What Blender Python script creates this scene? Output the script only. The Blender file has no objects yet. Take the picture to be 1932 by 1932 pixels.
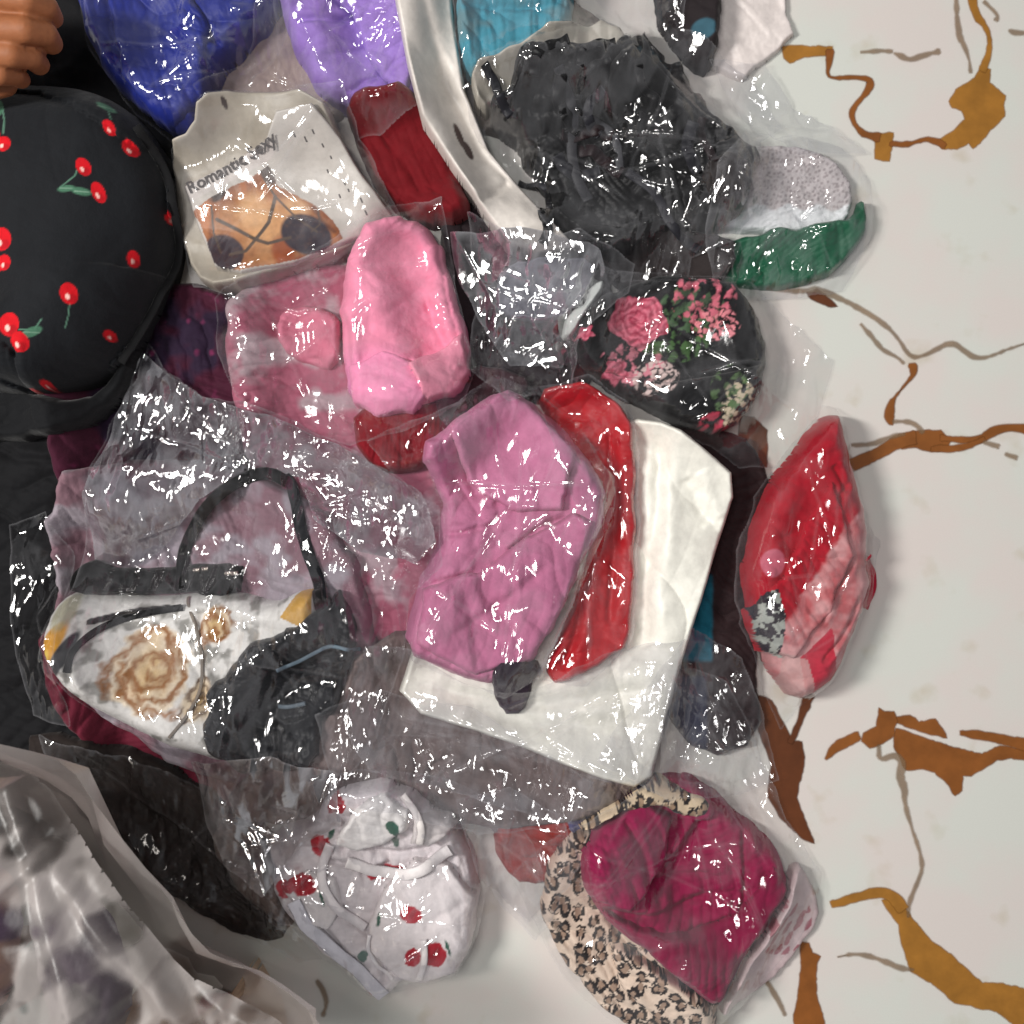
import bpy, math, random
import numpy as np
from mathutils import Vector
from mathutils.geometry import tessellate_polygon

# ------------------------------------------------------------------ camera, world, lamps, exposure
scene = bpy.context.scene
C = scene.collection
HC = 1.2                     # camera height above the floor (m)
U = 0.0005                   # metres on the floor per photo unit (the photo taken as 1932 units wide)
cam_d = bpy.data.cameras.new('camera')
cam = bpy.data.objects.new('camera', cam_d); C.objects.link(cam)
cam.location = (0, 0, HC)
cam_d.sensor_width = 36
cam_d.lens = 18 * HC / (966 * U)
cam_d.clip_start = 0.02; cam_d.clip_end = 50
cam_d.dof.use_dof = True
cam_d.dof.focus_distance = HC - 0.125
cam_d.dof.aperture_fstop = 4.8
scene.camera = cam

world = bpy.data.worlds.new('World'); scene.world = world
world.use_nodes = True
bg = world.node_tree.nodes['Background']
bg.inputs[0].default_value = (0.98, 0.97, 1.0, 1)
wn = world.node_tree
_tc = wn.nodes.new('ShaderNodeTexCoord'); _sx = wn.nodes.new('ShaderNodeSeparateXYZ'); _mr = wn.nodes.new('ShaderNodeMapRange')
_mr.inputs['From Min'].default_value = 0.0; _mr.inputs['From Max'].default_value = 1.0     # walls of the room bright, the ceiling overhead dim
_mr.inputs['To Min'].default_value = 0.50; _mr.inputs['To Max'].default_value = 0.08
wn.links.new(_tc.outputs['Generated'], _sx.inputs[0]); wn.links.new(_sx.outputs['Z'], _mr.inputs['Value']); wn.links.new(_mr.outputs[0], bg.inputs[1])

def lamp(name, loc, aim, sx, sy, power, col):
    d = bpy.data.lights.new(name, 'AREA'); d.shape = 'RECTANGLE'
    d.size = sx; d.size_y = sy; d.energy = power; d.color = col
    o = bpy.data.objects.new(name, d); C.objects.link(o)
    o.location = loc
    o.rotation_euler = (Vector(aim) - Vector(loc)).to_track_quat('-Z', 'Y').to_euler()
    return o
lamp('ceiling_lamp', (-1.45, 0.16, 1.95), (0.1, 0, 0), 0.20, 0.50, 53, (1.0, 0.97, 0.925))
lamp('added_glint_lamp', (-0.42, 0.26, 2.35), (0, 0, 0), 0.13, 0.60, 18, (1.0, 0.98, 0.95))  # added lamp, placed to give the film more and brighter glints

scene.view_settings.view_transform = 'Standard'
scene.view_settings.look = 'None'
scene.view_settings.exposure = 0.0
scene.view_settings.gamma = 1
scene.cycles.transparent_max_bounces = 24
scene.cycles.max_bounces = 8
scene.cycles.caustics_reflective = False
scene.cycles.caustics_refractive = False
scene.cycles.sample_clamp_indirect = 4.0

# ------------------------------------------------------------------ helpers
def P(px, py, z=0.0):
    k = U * (1 - z / HC)
    return ((px - 966) * k, (966 - py) * k)
def topx(x, y, z):
    k = U * (1 - z / HC)
    return x / k + 966, 966 - y / k
def s2l(c):
    c = np.asarray(c, float) / 255.0
    return np.where(c <= 0.04045, c / 12.92, ((c + 0.055) / 1.055) ** 2.4)

_lat = {}
def lattice(seed):
    if seed not in _lat:
        _lat[seed] = np.random.RandomState(seed & 0x7fffffff).rand(128, 128)
    return _lat[seed]
def vnoise(x, y, s, seed):
    R = lattice(seed); u = x / s + 1000.37; v = y / s + 1000.71
    i = np.floor(u).astype(int); j = np.floor(v).astype(int)
    f = u - i; g = v - j
    f = f * f * (3 - 2 * f); g = g * g * (3 - 2 * g)
    i0 = i % 128; i1 = (i + 1) % 128; j0 = j % 128; j1 = (j + 1) % 128
    return (R[i0, j0] * (1 - f) * (1 - g) + R[i1, j0] * f * (1 - g) + R[i0, j1] * (1 - f) * g + R[i1, j1] * f * g) * 2 - 1
def fbm(x, y, s, seed, n=3):
    r = 0; a = 1; t = 0
    for k in range(n):
        r = r + a * vnoise(x, y, s, seed + 17 * k); t += a; a *= 0.5; s *= 0.47
    return r / t
def facet(x, y, sx, sy, ang, seed, warp=0.35):
    ca, sa = math.cos(ang), math.sin(ang)
    u = (x * ca + y * sa) / sx; v = (-x * sa + y * ca) / sy
    wu = vnoise(u, v, 1.6, seed + 5) * warp * 1.6; wv = vnoise(u, v, 1.6, seed + 6) * warp * 1.6
    u = u + wu + 500.3; v = v + wv + 500.7
    R = lattice(seed)
    i = np.floor(u).astype(int); j = np.floor(v).astype(int); f = u - i; g = v - j
    a = R[i % 128, j % 128]; b = R[(i + 1) % 128, j % 128]; c = R[i % 128, (j + 1) % 128]; d = R[(i + 1) % 128, (j + 1) % 128]
    return np.where(f > g, a + (b - a) * f + (d - b) * g, a + (c - a) * g + (d - c) * f) * 2 - 1
def cells(x, y, s, seed, jit=0.9):
    """distance to the nearest and second nearest jittered point, and a random id"""
    R = lattice(seed); R2 = lattice(seed + 1); R3 = lattice(seed + 2)
    u = x / s + 300.0; v = y / s + 300.0
    i = np.floor(u).astype(int); j = np.floor(v).astype(int)
    d1 = np.full(u.shape, 9.0); d2 = np.full(u.shape, 9.0); idd = np.zeros(u.shape)
    for a in (-1, 0, 1):
        for b in (-1, 0, 1):
            ii = i + a; jj = j + b
            px = ii + 0.5 + (R[ii % 128, jj % 128] - 0.5) * jit; py = jj + 0.5 + (R2[ii % 128, jj % 128] - 0.5) * jit
            d = np.hypot(u - px, v - py)
            m = d < d1
            d2 = np.where(m, d1, np.minimum(d2, d)); idd = np.where(m, R3[ii % 128, jj % 128], idd); d1 = np.where(m, d, d1)
    return d1, d2, idd
def seg_dist(x, y, pts, closed=False):
    """unsigned distance to a polyline, side sign, and parameter along it (0..1)"""
    n = len(pts); best = np.full(x.shape, 1e9); side = np.zeros(x.shape); par = np.zeros(x.shape)
    m = n if closed else n - 1
    for k in range(m):
        ax, ay = pts[k]; bx, by = pts[(k + 1) % n]
        dx, dy = bx - ax, by - ay; L = dx * dx + dy * dy + 1e-12
        t = np.clip(((x - ax) * dx + (y - ay) * dy) / L, 0, 1)
        qx = x - ax - t * dx; qy = y - ay - t * dy
        d = qx * qx + qy * qy
        w = d < best
        best = np.where(w, d, best); side = np.where(w, np.sign(dx * (y - ay) - dy * (x - ax)), side); par = np.where(w, (k + t) / m, par)
    return np.sqrt(best), side, par
def inside(x, y, pts):
    r = np.zeros(x.shape, bool); n = len(pts)
    for k in range(n):
        ax, ay = pts[k]; bx, by = pts[(k + 1) % n]
        if ay == by: continue
        c = ((ay > y) != (by > y)) & (x < (bx - ax) * (y - ay) / (by - ay) + ax)
        r ^= c
    return r
def chaikin(pts, n=2, closed=True):
    for _ in range(n):
        q = []; m = len(pts)
        rng = range(m) if closed else range(m - 1)
        if not closed: q.append(pts[0])
        for k in rng:
            a = pts[k]; b = pts[(k + 1) % m]
            q.append(tuple(a[i] * .75 + b[i] * .25 for i in range(len(a))))
            q.append(tuple(a[i] * .25 + b[i] * .75 for i in range(len(a))))
        if not closed: q.append(pts[-1])
        pts = q
    return pts

# ---- the pile's running height field
HS = 0.0015; HX0 = -0.75; HN = 1000
H = np.zeros((HN, HN))       # [ix, iy]
def sampH(x, y, A=None):
    A = H if A is None else A
    u = np.clip((x - HX0) / HS, 0, HN - 1.001); v = np.clip((y - HX0) / HS, 0, HN - 1.001)
    i = u.astype(int); j = v.astype(int); f = u - i; g = v - j
    return A[i, j] * (1 - f) * (1 - g) + A[i + 1, j] * f * (1 - g) + A[i, j + 1] * (1 - f) * g + A[i + 1, j + 1] * f * g
def box(A, r):
    for ax in (0, 1):
        B = np.moveaxis(A, ax, 0)
        c = np.cumsum(np.concatenate([np.repeat(B[:1], r + 1, 0), B, np.repeat(B[-1:], r, 0)], 0), 0)
        B = (c[2 * r + 1:] - c[:-2 * r - 1]) / (2 * r + 1)
        A = np.moveaxis(B, 0, ax)
    return A
def dil(A, r):
    for ax in (0, 1):
        B = np.moveaxis(A, ax, 0).copy(); s = 1; done = 0
        while done < r:
            s = min(s, r - done)
            D = B.copy(); D[s:] = np.maximum(D[s:], B[:-s]); D[:-s] = np.maximum(D[:-s], B[s:]); B = D
            done += s; s *= 2
        A = np.moveaxis(B, 0, ax)
    return A
def local(bx):
    i0 = max(0, int((bx[0] - HX0) / HS) - 40); i1 = min(HN, int((bx[2] - HX0) / HS) + 40)
    j0 = max(0, int((bx[1] - HX0) / HS) - 40); j1 = min(HN, int((bx[3] - HX0) / HS) + 40)
    return i0, i1, j0, j1
def smoothH(bx, dr, br):
    i0, i1, j0, j1 = local(bx)
    S = H.copy(); sub = H[i0:i1, j0:j1]
    sub = dil(sub, dr) if dr else sub
    sub = box(box(sub, br), max(1, br // 2 + 1))
    S[i0:i1, j0:j1] = sub
    return S

def grid_in(poly, cell):
    xs = [p[0] for p in poly]; ys = [p[1] for p in poly]
    bx = (min(xs), min(ys), max(xs), max(ys))
    gx = np.arange(bx[0] - 2 * cell, bx[2] + 2.5 * cell, cell); gy = np.arange(bx[1] - 2 * cell, bx[3] + 2.5 * cell, cell)
    X, Y = np.meshgrid(gx, gy, indexing='ij')
    d, _, _ = seg_dist(X, Y, poly, True)
    d = np.where(inside(X, Y, poly), d, -d)
    return X, Y, d, bx
def cut_mesh(X, Y, d, cell):
    g0, g1 = np.gradient(d, cell); L = np.hypot(g0, g1) + 1e-9
    sn = np.abs(d) < 0.62 * cell
    X = np.where(sn, X - g0 / L * d, X); Y = np.where(sn, Y - g1 / L * d, Y)
    d2 = np.where(sn, 0, d)
    keep = d2 >= 0
    f = keep[:-1, :-1] & keep[1:, :-1] & keep[1:, 1:] & keep[:-1, 1:]
    f &= (np.maximum(np.maximum(d2[:-1, :-1], d2[1:, :-1]), np.maximum(d2[1:, 1:], d2[:-1, 1:])) > 0)
    used = np.zeros(keep.shape, bool)
    used[:-1, :-1] |= f; used[1:, :-1] |= f; used[1:, 1:] |= f; used[:-1, 1:] |= f
    idx = np.full(keep.shape, -1); idx[used] = np.arange(used.sum())
    I, J = np.nonzero(f)
    faces = np.stack([idx[I, J], idx[I + 1, J], idx[I + 1, J + 1], idx[I, J + 1]], 1)
    return X, Y, np.maximum(d2, 0), used, faces
def make_mesh(name, co, faces, mat, parent=None, attrs=None, smooth=True):
    me = bpy.data.meshes.new(name)
    nf = len(faces); k = faces.shape[1]
    me.vertices.add(len(co)); me.vertices.foreach_set('co', np.ascontiguousarray(co, dtype=np.float32).ravel())
    me.loops.add(nf * k); me.loops.foreach_set('vertex_index', np.ascontiguousarray(faces, dtype=np.int32).ravel())
    me.polygons.add(nf); me.polygons.foreach_set('loop_start', np.arange(nf, dtype=np.int32) * k)
    me.update(calc_edges=True)
    me.polygons.foreach_set('use_smooth', np.full(nf, smooth))
    for an, v in (attrs or {}).items():
        if v.ndim == 2:
            a = me.attributes.new(an, 'FLOAT_COLOR', 'POINT'); a.data.foreach_set('color', np.concatenate([v, np.ones((len(v), 1))], 1).astype(np.float32).ravel())
        else:
            a = me.attributes.new(an, 'FLOAT', 'POINT'); a.data.foreach_set('value', v.astype(np.float32))
    me.materials.append(mat)
    o = bpy.data.objects.new(name, me); C.objects.link(o)
    if parent is not None: o.parent = parent
    return o
def tag(o, label=None, cat=None, group=None, kind=None):
    if label: o['label'] = label
    if cat: o['category'] = cat
    if group: o['group'] = group
    if kind: o['kind'] = kind
    return o
def thing(name, label, cat, group=None, at=(966, 966)):
    o = bpy.data.objects.new(name, None); C.objects.link(o); o.empty_display_size = 0.02
    return tag(o, label, cat, group)

# ------------------------------------------------------------------ materials
def mat_new(name):
    m = bpy.data.materials.new(name); m.use_nodes = True
    nt = m.node_tree; nt.nodes.clear()
    out = nt.nodes.new('ShaderNodeOutputMaterial')
    return m, nt, out
def N(nt, t, **kw):
    n = nt.nodes.new(t)
    for k, v in kw.items():
        if k in n.inputs: n.inputs[k].default_value = v
        else: setattr(n, k, v)
    return n
def fabric(name, rough=0.8, sheen=0.08, weave=2200.0, wr=0.35, spec=0.2):
    m, nt, out = mat_new(name)
    b = N(nt, 'ShaderNodeBsdfPrincipled'); b.inputs['Roughness'].default_value = rough
    b.inputs['Specular IOR Level'].default_value = spec
    b.inputs['Sheen Weight'].default_value = sheen; b.inputs['Sheen Roughness'].default_value = 0.45
    a = N(nt, 'ShaderNodeAttribute', attribute_name='Col')
    tc = N(nt, 'ShaderNodeTexCoord')
    n1 = N(nt, 'ShaderNodeTexNoise', Scale=70.0, Detail=6.0, Roughness=0.65)
    n2 = N(nt, 'ShaderNodeTexNoise', Scale=weave, Detail=1.0)
    nt.links.new(tc.outputs['Object'], n1.inputs['Vector']); nt.links.new(tc.outputs['Object'], n2.inputs['Vector'])
    hs = N(nt, 'ShaderNodeHueSaturation')
    mr = N(nt, 'ShaderNodeMapRange'); mr.inputs['From Min'].default_value = 0.3; mr.inputs['From Max'].default_value = 0.7
    mr.inputs['To Min'].default_value = 0.88; mr.inputs['To Max'].default_value = 1.12
    nt.links.new(n1.outputs['Fac'], mr.inputs['Value']); nt.links.new(mr.outputs[0], hs.inputs['Value'])
    nt.links.new(a.outputs['Color'], hs.inputs['Color']); nt.links.new(hs.outputs[0], b.inputs['Base Color'])
    bu = N(nt, 'ShaderNodeBump', Strength=wr, Distance=0.004); nt.links.new(n1.outputs['Fac'], bu.inputs['Height'])
    b2 = N(nt, 'ShaderNodeBump', Strength=0.3, Distance=0.0004); nt.links.new(n2.outputs['Fac'], b2.inputs['Height'])
    nt.links.new(bu.outputs[0], b2.inputs['Normal']); nt.links.new(b2.outputs[0], b.inputs['Normal'])
    nt.links.new(b.outputs[0], out.inputs[0])
    return m
M_fab = fabric('matte_fabric')
M_satin = fabric('satin_fabric', 0.5, 0.05, 2600, 0.25, 0.3)
M_lace = fabric('lace_fabric', 0.85, 0.3, 700, 0.8, 0.2)
M_card = fabric('printed_card', 0.4, 0.0, 3000, 0.05, 0.5)
M_poly = fabric('white_poly_mailer', 0.38, 0.0, 3000, 0.12, 0.45)

def film_mat(name, refl=0.095, rough=0.16, tint=(0.97, 0.97, 0.98), veil_k=0.45, micro=0.05, veil_col=(0.78, 0.78, 0.82)):
    m, nt, out = mat_new(name)
    tr = N(nt, 'ShaderNodeBsdfTransparent'); tr.inputs[0].default_value = (*tint, 1)
    df = N(nt, 'ShaderNodeBsdfDiffuse'); df.inputs[0].default_value = (*veil_col, 1)
    tl = N(nt, 'ShaderNodeBsdfTranslucent'); tl.inputs[0].default_value = (*veil_col, 1)
    sc = N(nt, 'ShaderNodeMixShader'); sc.inputs[0].default_value = 0.4
    nt.links.new(df.outputs[0], sc.inputs[1]); nt.links.new(tl.outputs[0], sc.inputs[2])
    gl = N(nt, 'ShaderNodeBsdfGlossy'); gl.distribution = 'BECKMANN'; gl.inputs['Roughness'].default_value = rough; gl.inputs[0].default_value = (1, 1, 1, 1)
    tc = N(nt, 'ShaderNodeTexCoord')
    mp = N(nt, 'ShaderNodeMapping'); mp.inputs['Scale'].default_value = (1.0, 0.5, 1.0); mp.inputs['Rotation'].default_value = (0, 0, -0.25)
    nt.links.new(tc.outputs['Object'], mp.inputs[0])
    v = N(nt, 'ShaderNodeTexVoronoi', Scale=300.0); v.feature = 'F1'
    n = N(nt, 'ShaderNodeTexNoise', Scale=150.0, Detail=4.0, Roughness=0.6)
    nt.links.new(mp.outputs[0], v.inputs['Vector']); nt.links.new(mp.outputs[0], n.inputs['Vector'])
    ad = N(nt, 'ShaderNodeMath'); ad.operation = 'ADD'; nt.links.new(v.outputs['Distance'], ad.inputs[0]); nt.links.new(n.outputs['Fac'], ad.inputs[1])
    bu = N(nt, 'ShaderNodeBump', Strength=micro, Distance=0.0010); nt.links.new(ad.outputs[0], bu.inputs['Height'])
    nt.links.new(bu.outputs[0], gl.inputs['Normal'])
    at = N(nt, 'ShaderNodeAttribute', attribute_name='veil')
    mk = N(nt, 'ShaderNodeMath'); mk.operation = 'MULTIPLY'; mk.inputs[1].default_value = veil_k; mk.use_clamp = True
    nt.links.new(at.outputs['Fac'], mk.inputs[0])
    m1 = N(nt, 'ShaderNodeMixShader'); nt.links.new(mk.outputs[0], m1.inputs[0]); nt.links.new(tr.outputs[0], m1.inputs[1]); nt.links.new(sc.outputs[0], m1.inputs[2])
    lw = N(nt, 'ShaderNodeLayerWeight'); lw.inputs[0].default_value = 0.5; nt.links.new(bu.outputs[0], lw.inputs['Normal'])
    pw = N(nt, 'ShaderNodeMath'); pw.operation = 'POWER'; pw.inputs[1].default_value = 3.5; nt.links.new(lw.outputs['Facing'], pw.inputs[0])
    ma = N(nt, 'ShaderNodeMath'); ma.operation = 'MULTIPLY_ADD'; ma.inputs[1].default_value = 0.38; ma.inputs[2].default_value = refl; ma.use_clamp = True
    nt.links.new(pw.outputs[0], ma.inputs[0])
    m2 = N(nt, 'ShaderNodeMixShader'); nt.links.new(ma.outputs[0], m2.inputs[0]); nt.links.new(m1.outputs[0], m2.inputs[1]); nt.links.new(gl.outputs[0], m2.inputs[2])
    nt.links.new(m2.outputs[0], out.inputs[0])
    return m
M_film = film_mat('clear_film')
M_shiny = film_mat('crisp_clear_film', 0.42, 0.17, (0.93, 0.93, 0.96), 0.8, 0.06)
M_soft = film_mat('soft_clear_film', 0.065, 0.15, (0.97, 0.97, 0.97), 0.45, 0.04)
M_milk = film_mat('milky_bag_film', 0.03, 0.40, (0.80, 0.78, 0.76), 1.0, 0.1, (0.62, 0.57, 0.55))

def simple(name, col, rough=0.5, metal=0.0, sss=0.0, bump=0.0, bs=200.0, var=0.0, spec=0.4):
    m, nt, out = mat_new(name)
    b = N(nt, 'ShaderNodeBsdfPrincipled'); b.inputs['Roughness'].default_value = rough; b.inputs['Metallic'].default_value = metal
    b.inputs['Specular IOR Level'].default_value = spec
    c = s2l(col)
    tc = N(nt, 'ShaderNodeTexCoord'); n = N(nt, 'ShaderNodeTexNoise', Scale=bs, Detail=4.0)
    nt.links.new(tc.outputs['Object'], n.inputs['Vector'])
    mx = N(nt, 'ShaderNodeMix'); mx.data_type = 'RGBA'
    mx.inputs[6].default_value = (*(c * (1 - var)), 1); mx.inputs[7].default_value = (*np.minimum(c * (1 + var), 1), 1)
    nt.links.new(n.outputs['Fac'], mx.inputs[0]); nt.links.new(mx.outputs[2], b.inputs['Base Color'])
    if sss: b.inputs['Subsurface Weight'].default_value = sss; b.inputs['Subsurface Radius'].default_value = (0.008, 0.004, 0.002); b.inputs['Subsurface Scale'].default_value = 0.5
    if bump:
        bu = N(nt, 'ShaderNodeBump', Strength=bump, Distance=0.001); nt.links.new(n.outputs['Fac'], bu.inputs['Height']); nt.links.new(bu.outputs[0], b.inputs['Normal'])
    nt.links.new(b.outputs[0], out.inputs[0])
    return m
M_skin = simple('skin', (146, 90, 56), 0.62, 0, 0.12, 0.4, 160, 0.18)
M_nail = simple('nail', (168, 104, 80), 0.3)
M_metal = simple('hook_metal', (200, 190, 180), 0.25, 0.9)

# ------------------------------------------------------------------ the floor and its veins
m, nt, out = mat_new('polished_cream_marble')
b = N(nt, 'ShaderNodeBsdfPrincipled'); b.inputs['Roughness'].default_value = 0.33; b.inputs['Specular IOR Level'].default_value = 0.35
tc = N(nt, 'ShaderNodeTexCoord')
n1 = N(nt, 'ShaderNodeTexNoise', Scale=9.0, Detail=4.0, Roughness=0.55); n2 = N(nt, 'ShaderNodeTexNoise', Scale=22.0, Detail=3.0)
n3 = N(nt, 'ShaderNodeTexNoise', Scale=900.0, Detail=2.0)
for n in (n1, n2, n3): nt.links.new(tc.outputs['Object'], n.inputs['Vector'])
r1 = N(nt, 'ShaderNodeValToRGB'); e = r1.color_ramp.elements
e[0].position = 0.40; e[0].color = (*s2l((209, 211, 204)), 1); e[1].position = 0.60; e[1].color = (*s2l((214, 206, 201)), 1)
r2 = N(nt, 'ShaderNodeValToRGB'); e = r2.color_ramp.elements
e[0].position = 0.62; e[0].color = (1, 1, 1, 1); e[1].position = 0.80; e[1].color = (0.84, 0.80, 0.70, 1)
r3 = N(nt, 'ShaderNodeMapRange'); r3.inputs['To Min'].default_value = 0.94; r3.inputs['To Max'].default_value = 1.06
nt.links.new(n1.outputs['Fac'], r1.inputs[0]); nt.links.new(n2.outputs['Fac'], r2.inputs[0]); nt.links.new(n3.outputs['Fac'], r3.inputs[0])
mx = N(nt, 'ShaderNodeMix'); mx.data_type = 'RGBA'; mx.blend_type = 'MULTIPLY'; mx.inputs[0].default_value = 1
nt.links.new(r1.outputs[0], mx.inputs[6]); nt.links.new(r2.outputs[0], mx.inputs[7])
mv = N(nt, 'ShaderNodeHueSaturation'); nt.links.new(mx.outputs[2], mv.inputs['Color']); nt.links.new(r3.outputs[0], mv.inputs['Value'])
nt.links.new(mv.outputs[0], b.inputs['Base Color'])
bu = N(nt, 'ShaderNodeBump', Strength=0.05, Distance=0.002); nt.links.new(n2.outputs['Fac'], bu.inputs['Height']); nt.links.new(bu.outputs[0], b.inputs['Normal'])
nt.links.new(b.outputs[0], out.inputs[0]); M_floor = m
floor = make_mesh('floor', np.array([(-4, -4, 0), (4, -4, 0), (4, 4, 0), (-4, 4, 0)], float), np.array([[0, 1, 2, 3]]), M_floor, smooth=False)
tag(floor, 'cream polished floor with ochre and brown marble veins', kind='structure')

def vein_mat(name, col, k=1.0):
    m, nt, out = mat_new(name)
    b = N(nt, 'ShaderNodeBsdfPrincipled'); b.inputs['Roughness'].default_value = 0.36
    tc = N(nt, 'ShaderNodeTexCoord'); n = N(nt, 'ShaderNodeTexNoise', Scale=35.0, Detail=5.0, Roughness=0.6); nt.links.new(tc.outputs['Object'], n.inputs['Vector'])
    c = s2l(col); r = N(nt, 'ShaderNodeValToRGB'); e = r.color_ramp.elements
    e[0].position = 0.35; e[0].color = (*(c * 0.82), 1); e[1].position = 0.68; e[1].color = (*(c * 1.16), 1)
    nt.links.new(n.outputs['Fac'], r.inputs[0]); nt.links.new(r.outputs[0], b.inputs['Base Color'])
    tr = N(nt, 'ShaderNodeBsdfTransparent'); a = N(nt, 'ShaderNodeAttribute', attribute_name='ink')
    mk = N(nt, 'ShaderNodeMath'); mk.operation = 'MULTIPLY'; mk.inputs[1].default_value = k; nt.links.new(a.outputs['Fac'], mk.inputs[0])
    ms = N(nt, 'ShaderNodeMixShader'); nt.links.new(mk.outputs[0], ms.inputs[0]); nt.links.new(tr.outputs[0], ms.inputs[1]); nt.links.new(b.outputs[0], ms.inputs[2])
    nt.links.new(ms.outputs[0], out.inputs[0]); return m
M_v = {'o': vein_mat('ochre_vein', (158, 108, 42)), 'b': vein_mat('brown_vein', (134, 80, 34)), 'd': vein_mat('dark_brown_vein', (96, 52, 26)),
       'g': vein_mat('grey_vein', (138, 112, 84), 0.62)}
vrng = random.Random(5)
vcount = [0]
K3 = 0.3418
def conv(pts, oy): return [(1271.7 + K3 * p[0], oy + K3 * p[1]) + tuple(K3 * q for q in p[2:]) for p in pts]
def vein_poly(pts, key):
    """pts in photo units, closed outline; soft rim ring outside"""
    q = []
    n = len(pts)
    for k in range(n):
        a = pts[k]; c = pts[(k + 1) % n]; L = math.hypot(c[0] - a[0], c[1] - a[1]); s = max(1, int(L / 5))
        for t in range(s):
            f = t / s; q.append((a[0] + (c[0] - a[0]) * f, a[1] + (c[1] - a[1]) * f))
    arr = np.array(q); seed = 300 + vcount[0]
    prev = np.roll(arr, 1, 0); nxt = np.roll(arr, -1, 0); tg = nxt - prev; L = np.hypot(tg[:, 0], tg[:, 1]) + 1e-6
    nr = np.stack([tg[:, 1], -tg[:, 0]], 1) / L[:, None]
    area = np.sum(arr[:, 0] * nxt[:, 1] - nxt[:, 0] * arr[:, 1])
    if area < 0: nr = -nr
    w = vnoise(arr[:, 0], arr[:, 1], 12, seed) * 1.5 + vnoise(arr[:, 0], arr[:, 1], 5, seed + 3) * 0.9
    arr = arr + nr * w[:, None]
    rim = arr + nr * 4.0
    z = 0.0003 + vcount[0] * 0.00002; vcount[0] += 1
    W = np.array([(*P(x, y), z) for x, y in arr]); R = np.array([(*P(x, y), z) for x, y in rim])
    tris = tessellate_polygon([[Vector(v) for v in W]])
    k = len(W); faces = [tuple(t) for t in tris]
    for i in range(k):
        j = (i + 1) % k; faces += [(i, k + i, k + j), (i, k + j, j)]
    make_mesh('vein', np.concatenate([W, R]), np.array(faces), M_v[key], floor, {'ink': np.concatenate([np.ones(k), np.zeros(k)])}, smooth=False)
def vein_line(pts, key):
    pts = chaikin(pts, 2, False)
    L = []; R = []
    for k, (x, y, w) in enumerate(pts):
        a = pts[max(0, k - 1)]; c = pts[min(len(pts) - 1, k + 1)]
        dx, dy = c[0] - a[0], c[1] - a[1]; l = math.hypot(dx, dy) + 1e-6; nx, ny = -dy / l, dx / l
        w = max(w, 1.4) / 2
        L.append((x + nx * w, y + ny * w)); R.append((x - nx * w, y - ny * w))
    vein_poly(L + R[::-1], key)
T3, T6, T9 = 0.0, 641.5, 1271.7
for pts, oy, key in [
    ([(1700,370),(1745,385),(1735,460),(1825,530),(1815,600),(1820,640),(1650,820),(1625,790),(1560,820),(1480,820),(1450,790),(1520,740),(1610,660),(1590,610),(1540,590),(1525,560),(1560,500),(1660,430)], T3, 'o'),
    ([(1120,740),(1205,740),(1185,885),(1110,875)], T3, 'o'),
    ([(600,260),(660,255),(870,260),(870,300),(760,310),(720,310),(640,345),(610,320)], T3, 'o'),
    ([(735,1615),(790,1600),(900,1690),(850,1690),(760,1650)], T3, 'd'),
    ([(1240,530),(1350,505),(1470,500),(1500,530),(1520,560),(1500,605),(1420,615),(1340,590),(1260,600)], T6, 'b'),
    ([(370,420),(440,430),(510,500),(510,700),(440,640),(350,610)], T6, 'd'),
    ([(460,120),(540,150),(650,370),(700,380),(720,460),(690,600),(670,680),(710,780),(770,930),(700,900),(600,800),(520,680),(540,500),(470,320)], T9, 'd'),
    ([(1225,300),(1500,395),(1700,445),(1800,400),(1980,430),(1980,470),(1860,460),(1780,470),(1640,560),(1590,560),(1585,640),(1550,665),(1510,600),(1440,540),(1370,520),(1280,530),(1250,460),(1215,400)], T9, 'b'),
    ([(1230,240),(1300,230),(1350,270),(1440,250),(1480,300),(1500,350),(1350,310),(1230,265)], T9, 'b'),
    ([(1130,190),(1160,210),(1210,210),(1225,260),(1210,340),(1150,380),(1080,400),(1040,370),(1050,330),(1120,290)], T9, 'b'),
    ([(1150,1250),(1240,1230),(1280,1310),(1420,1480),(1500,1530),(1620,1640),(1700,1710),(1800,1710),(1980,1750),(2000,1990),(1900,1950),(1780,1860),(1550,1810),(1420,1700),(1310,1640),(1260,1500),(1240,1380)], T9, 'o'),
    ([(700,1480),(740,1490),(760,1540),(800,1560),(780,1620),(780,1760),(830,1932),(840,2000),(670,2000),(665,1880),(690,1760),(700,1640),(705,1560)], T9, 'b'),
]: vein_poly(conv(pts, oy), key)
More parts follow.
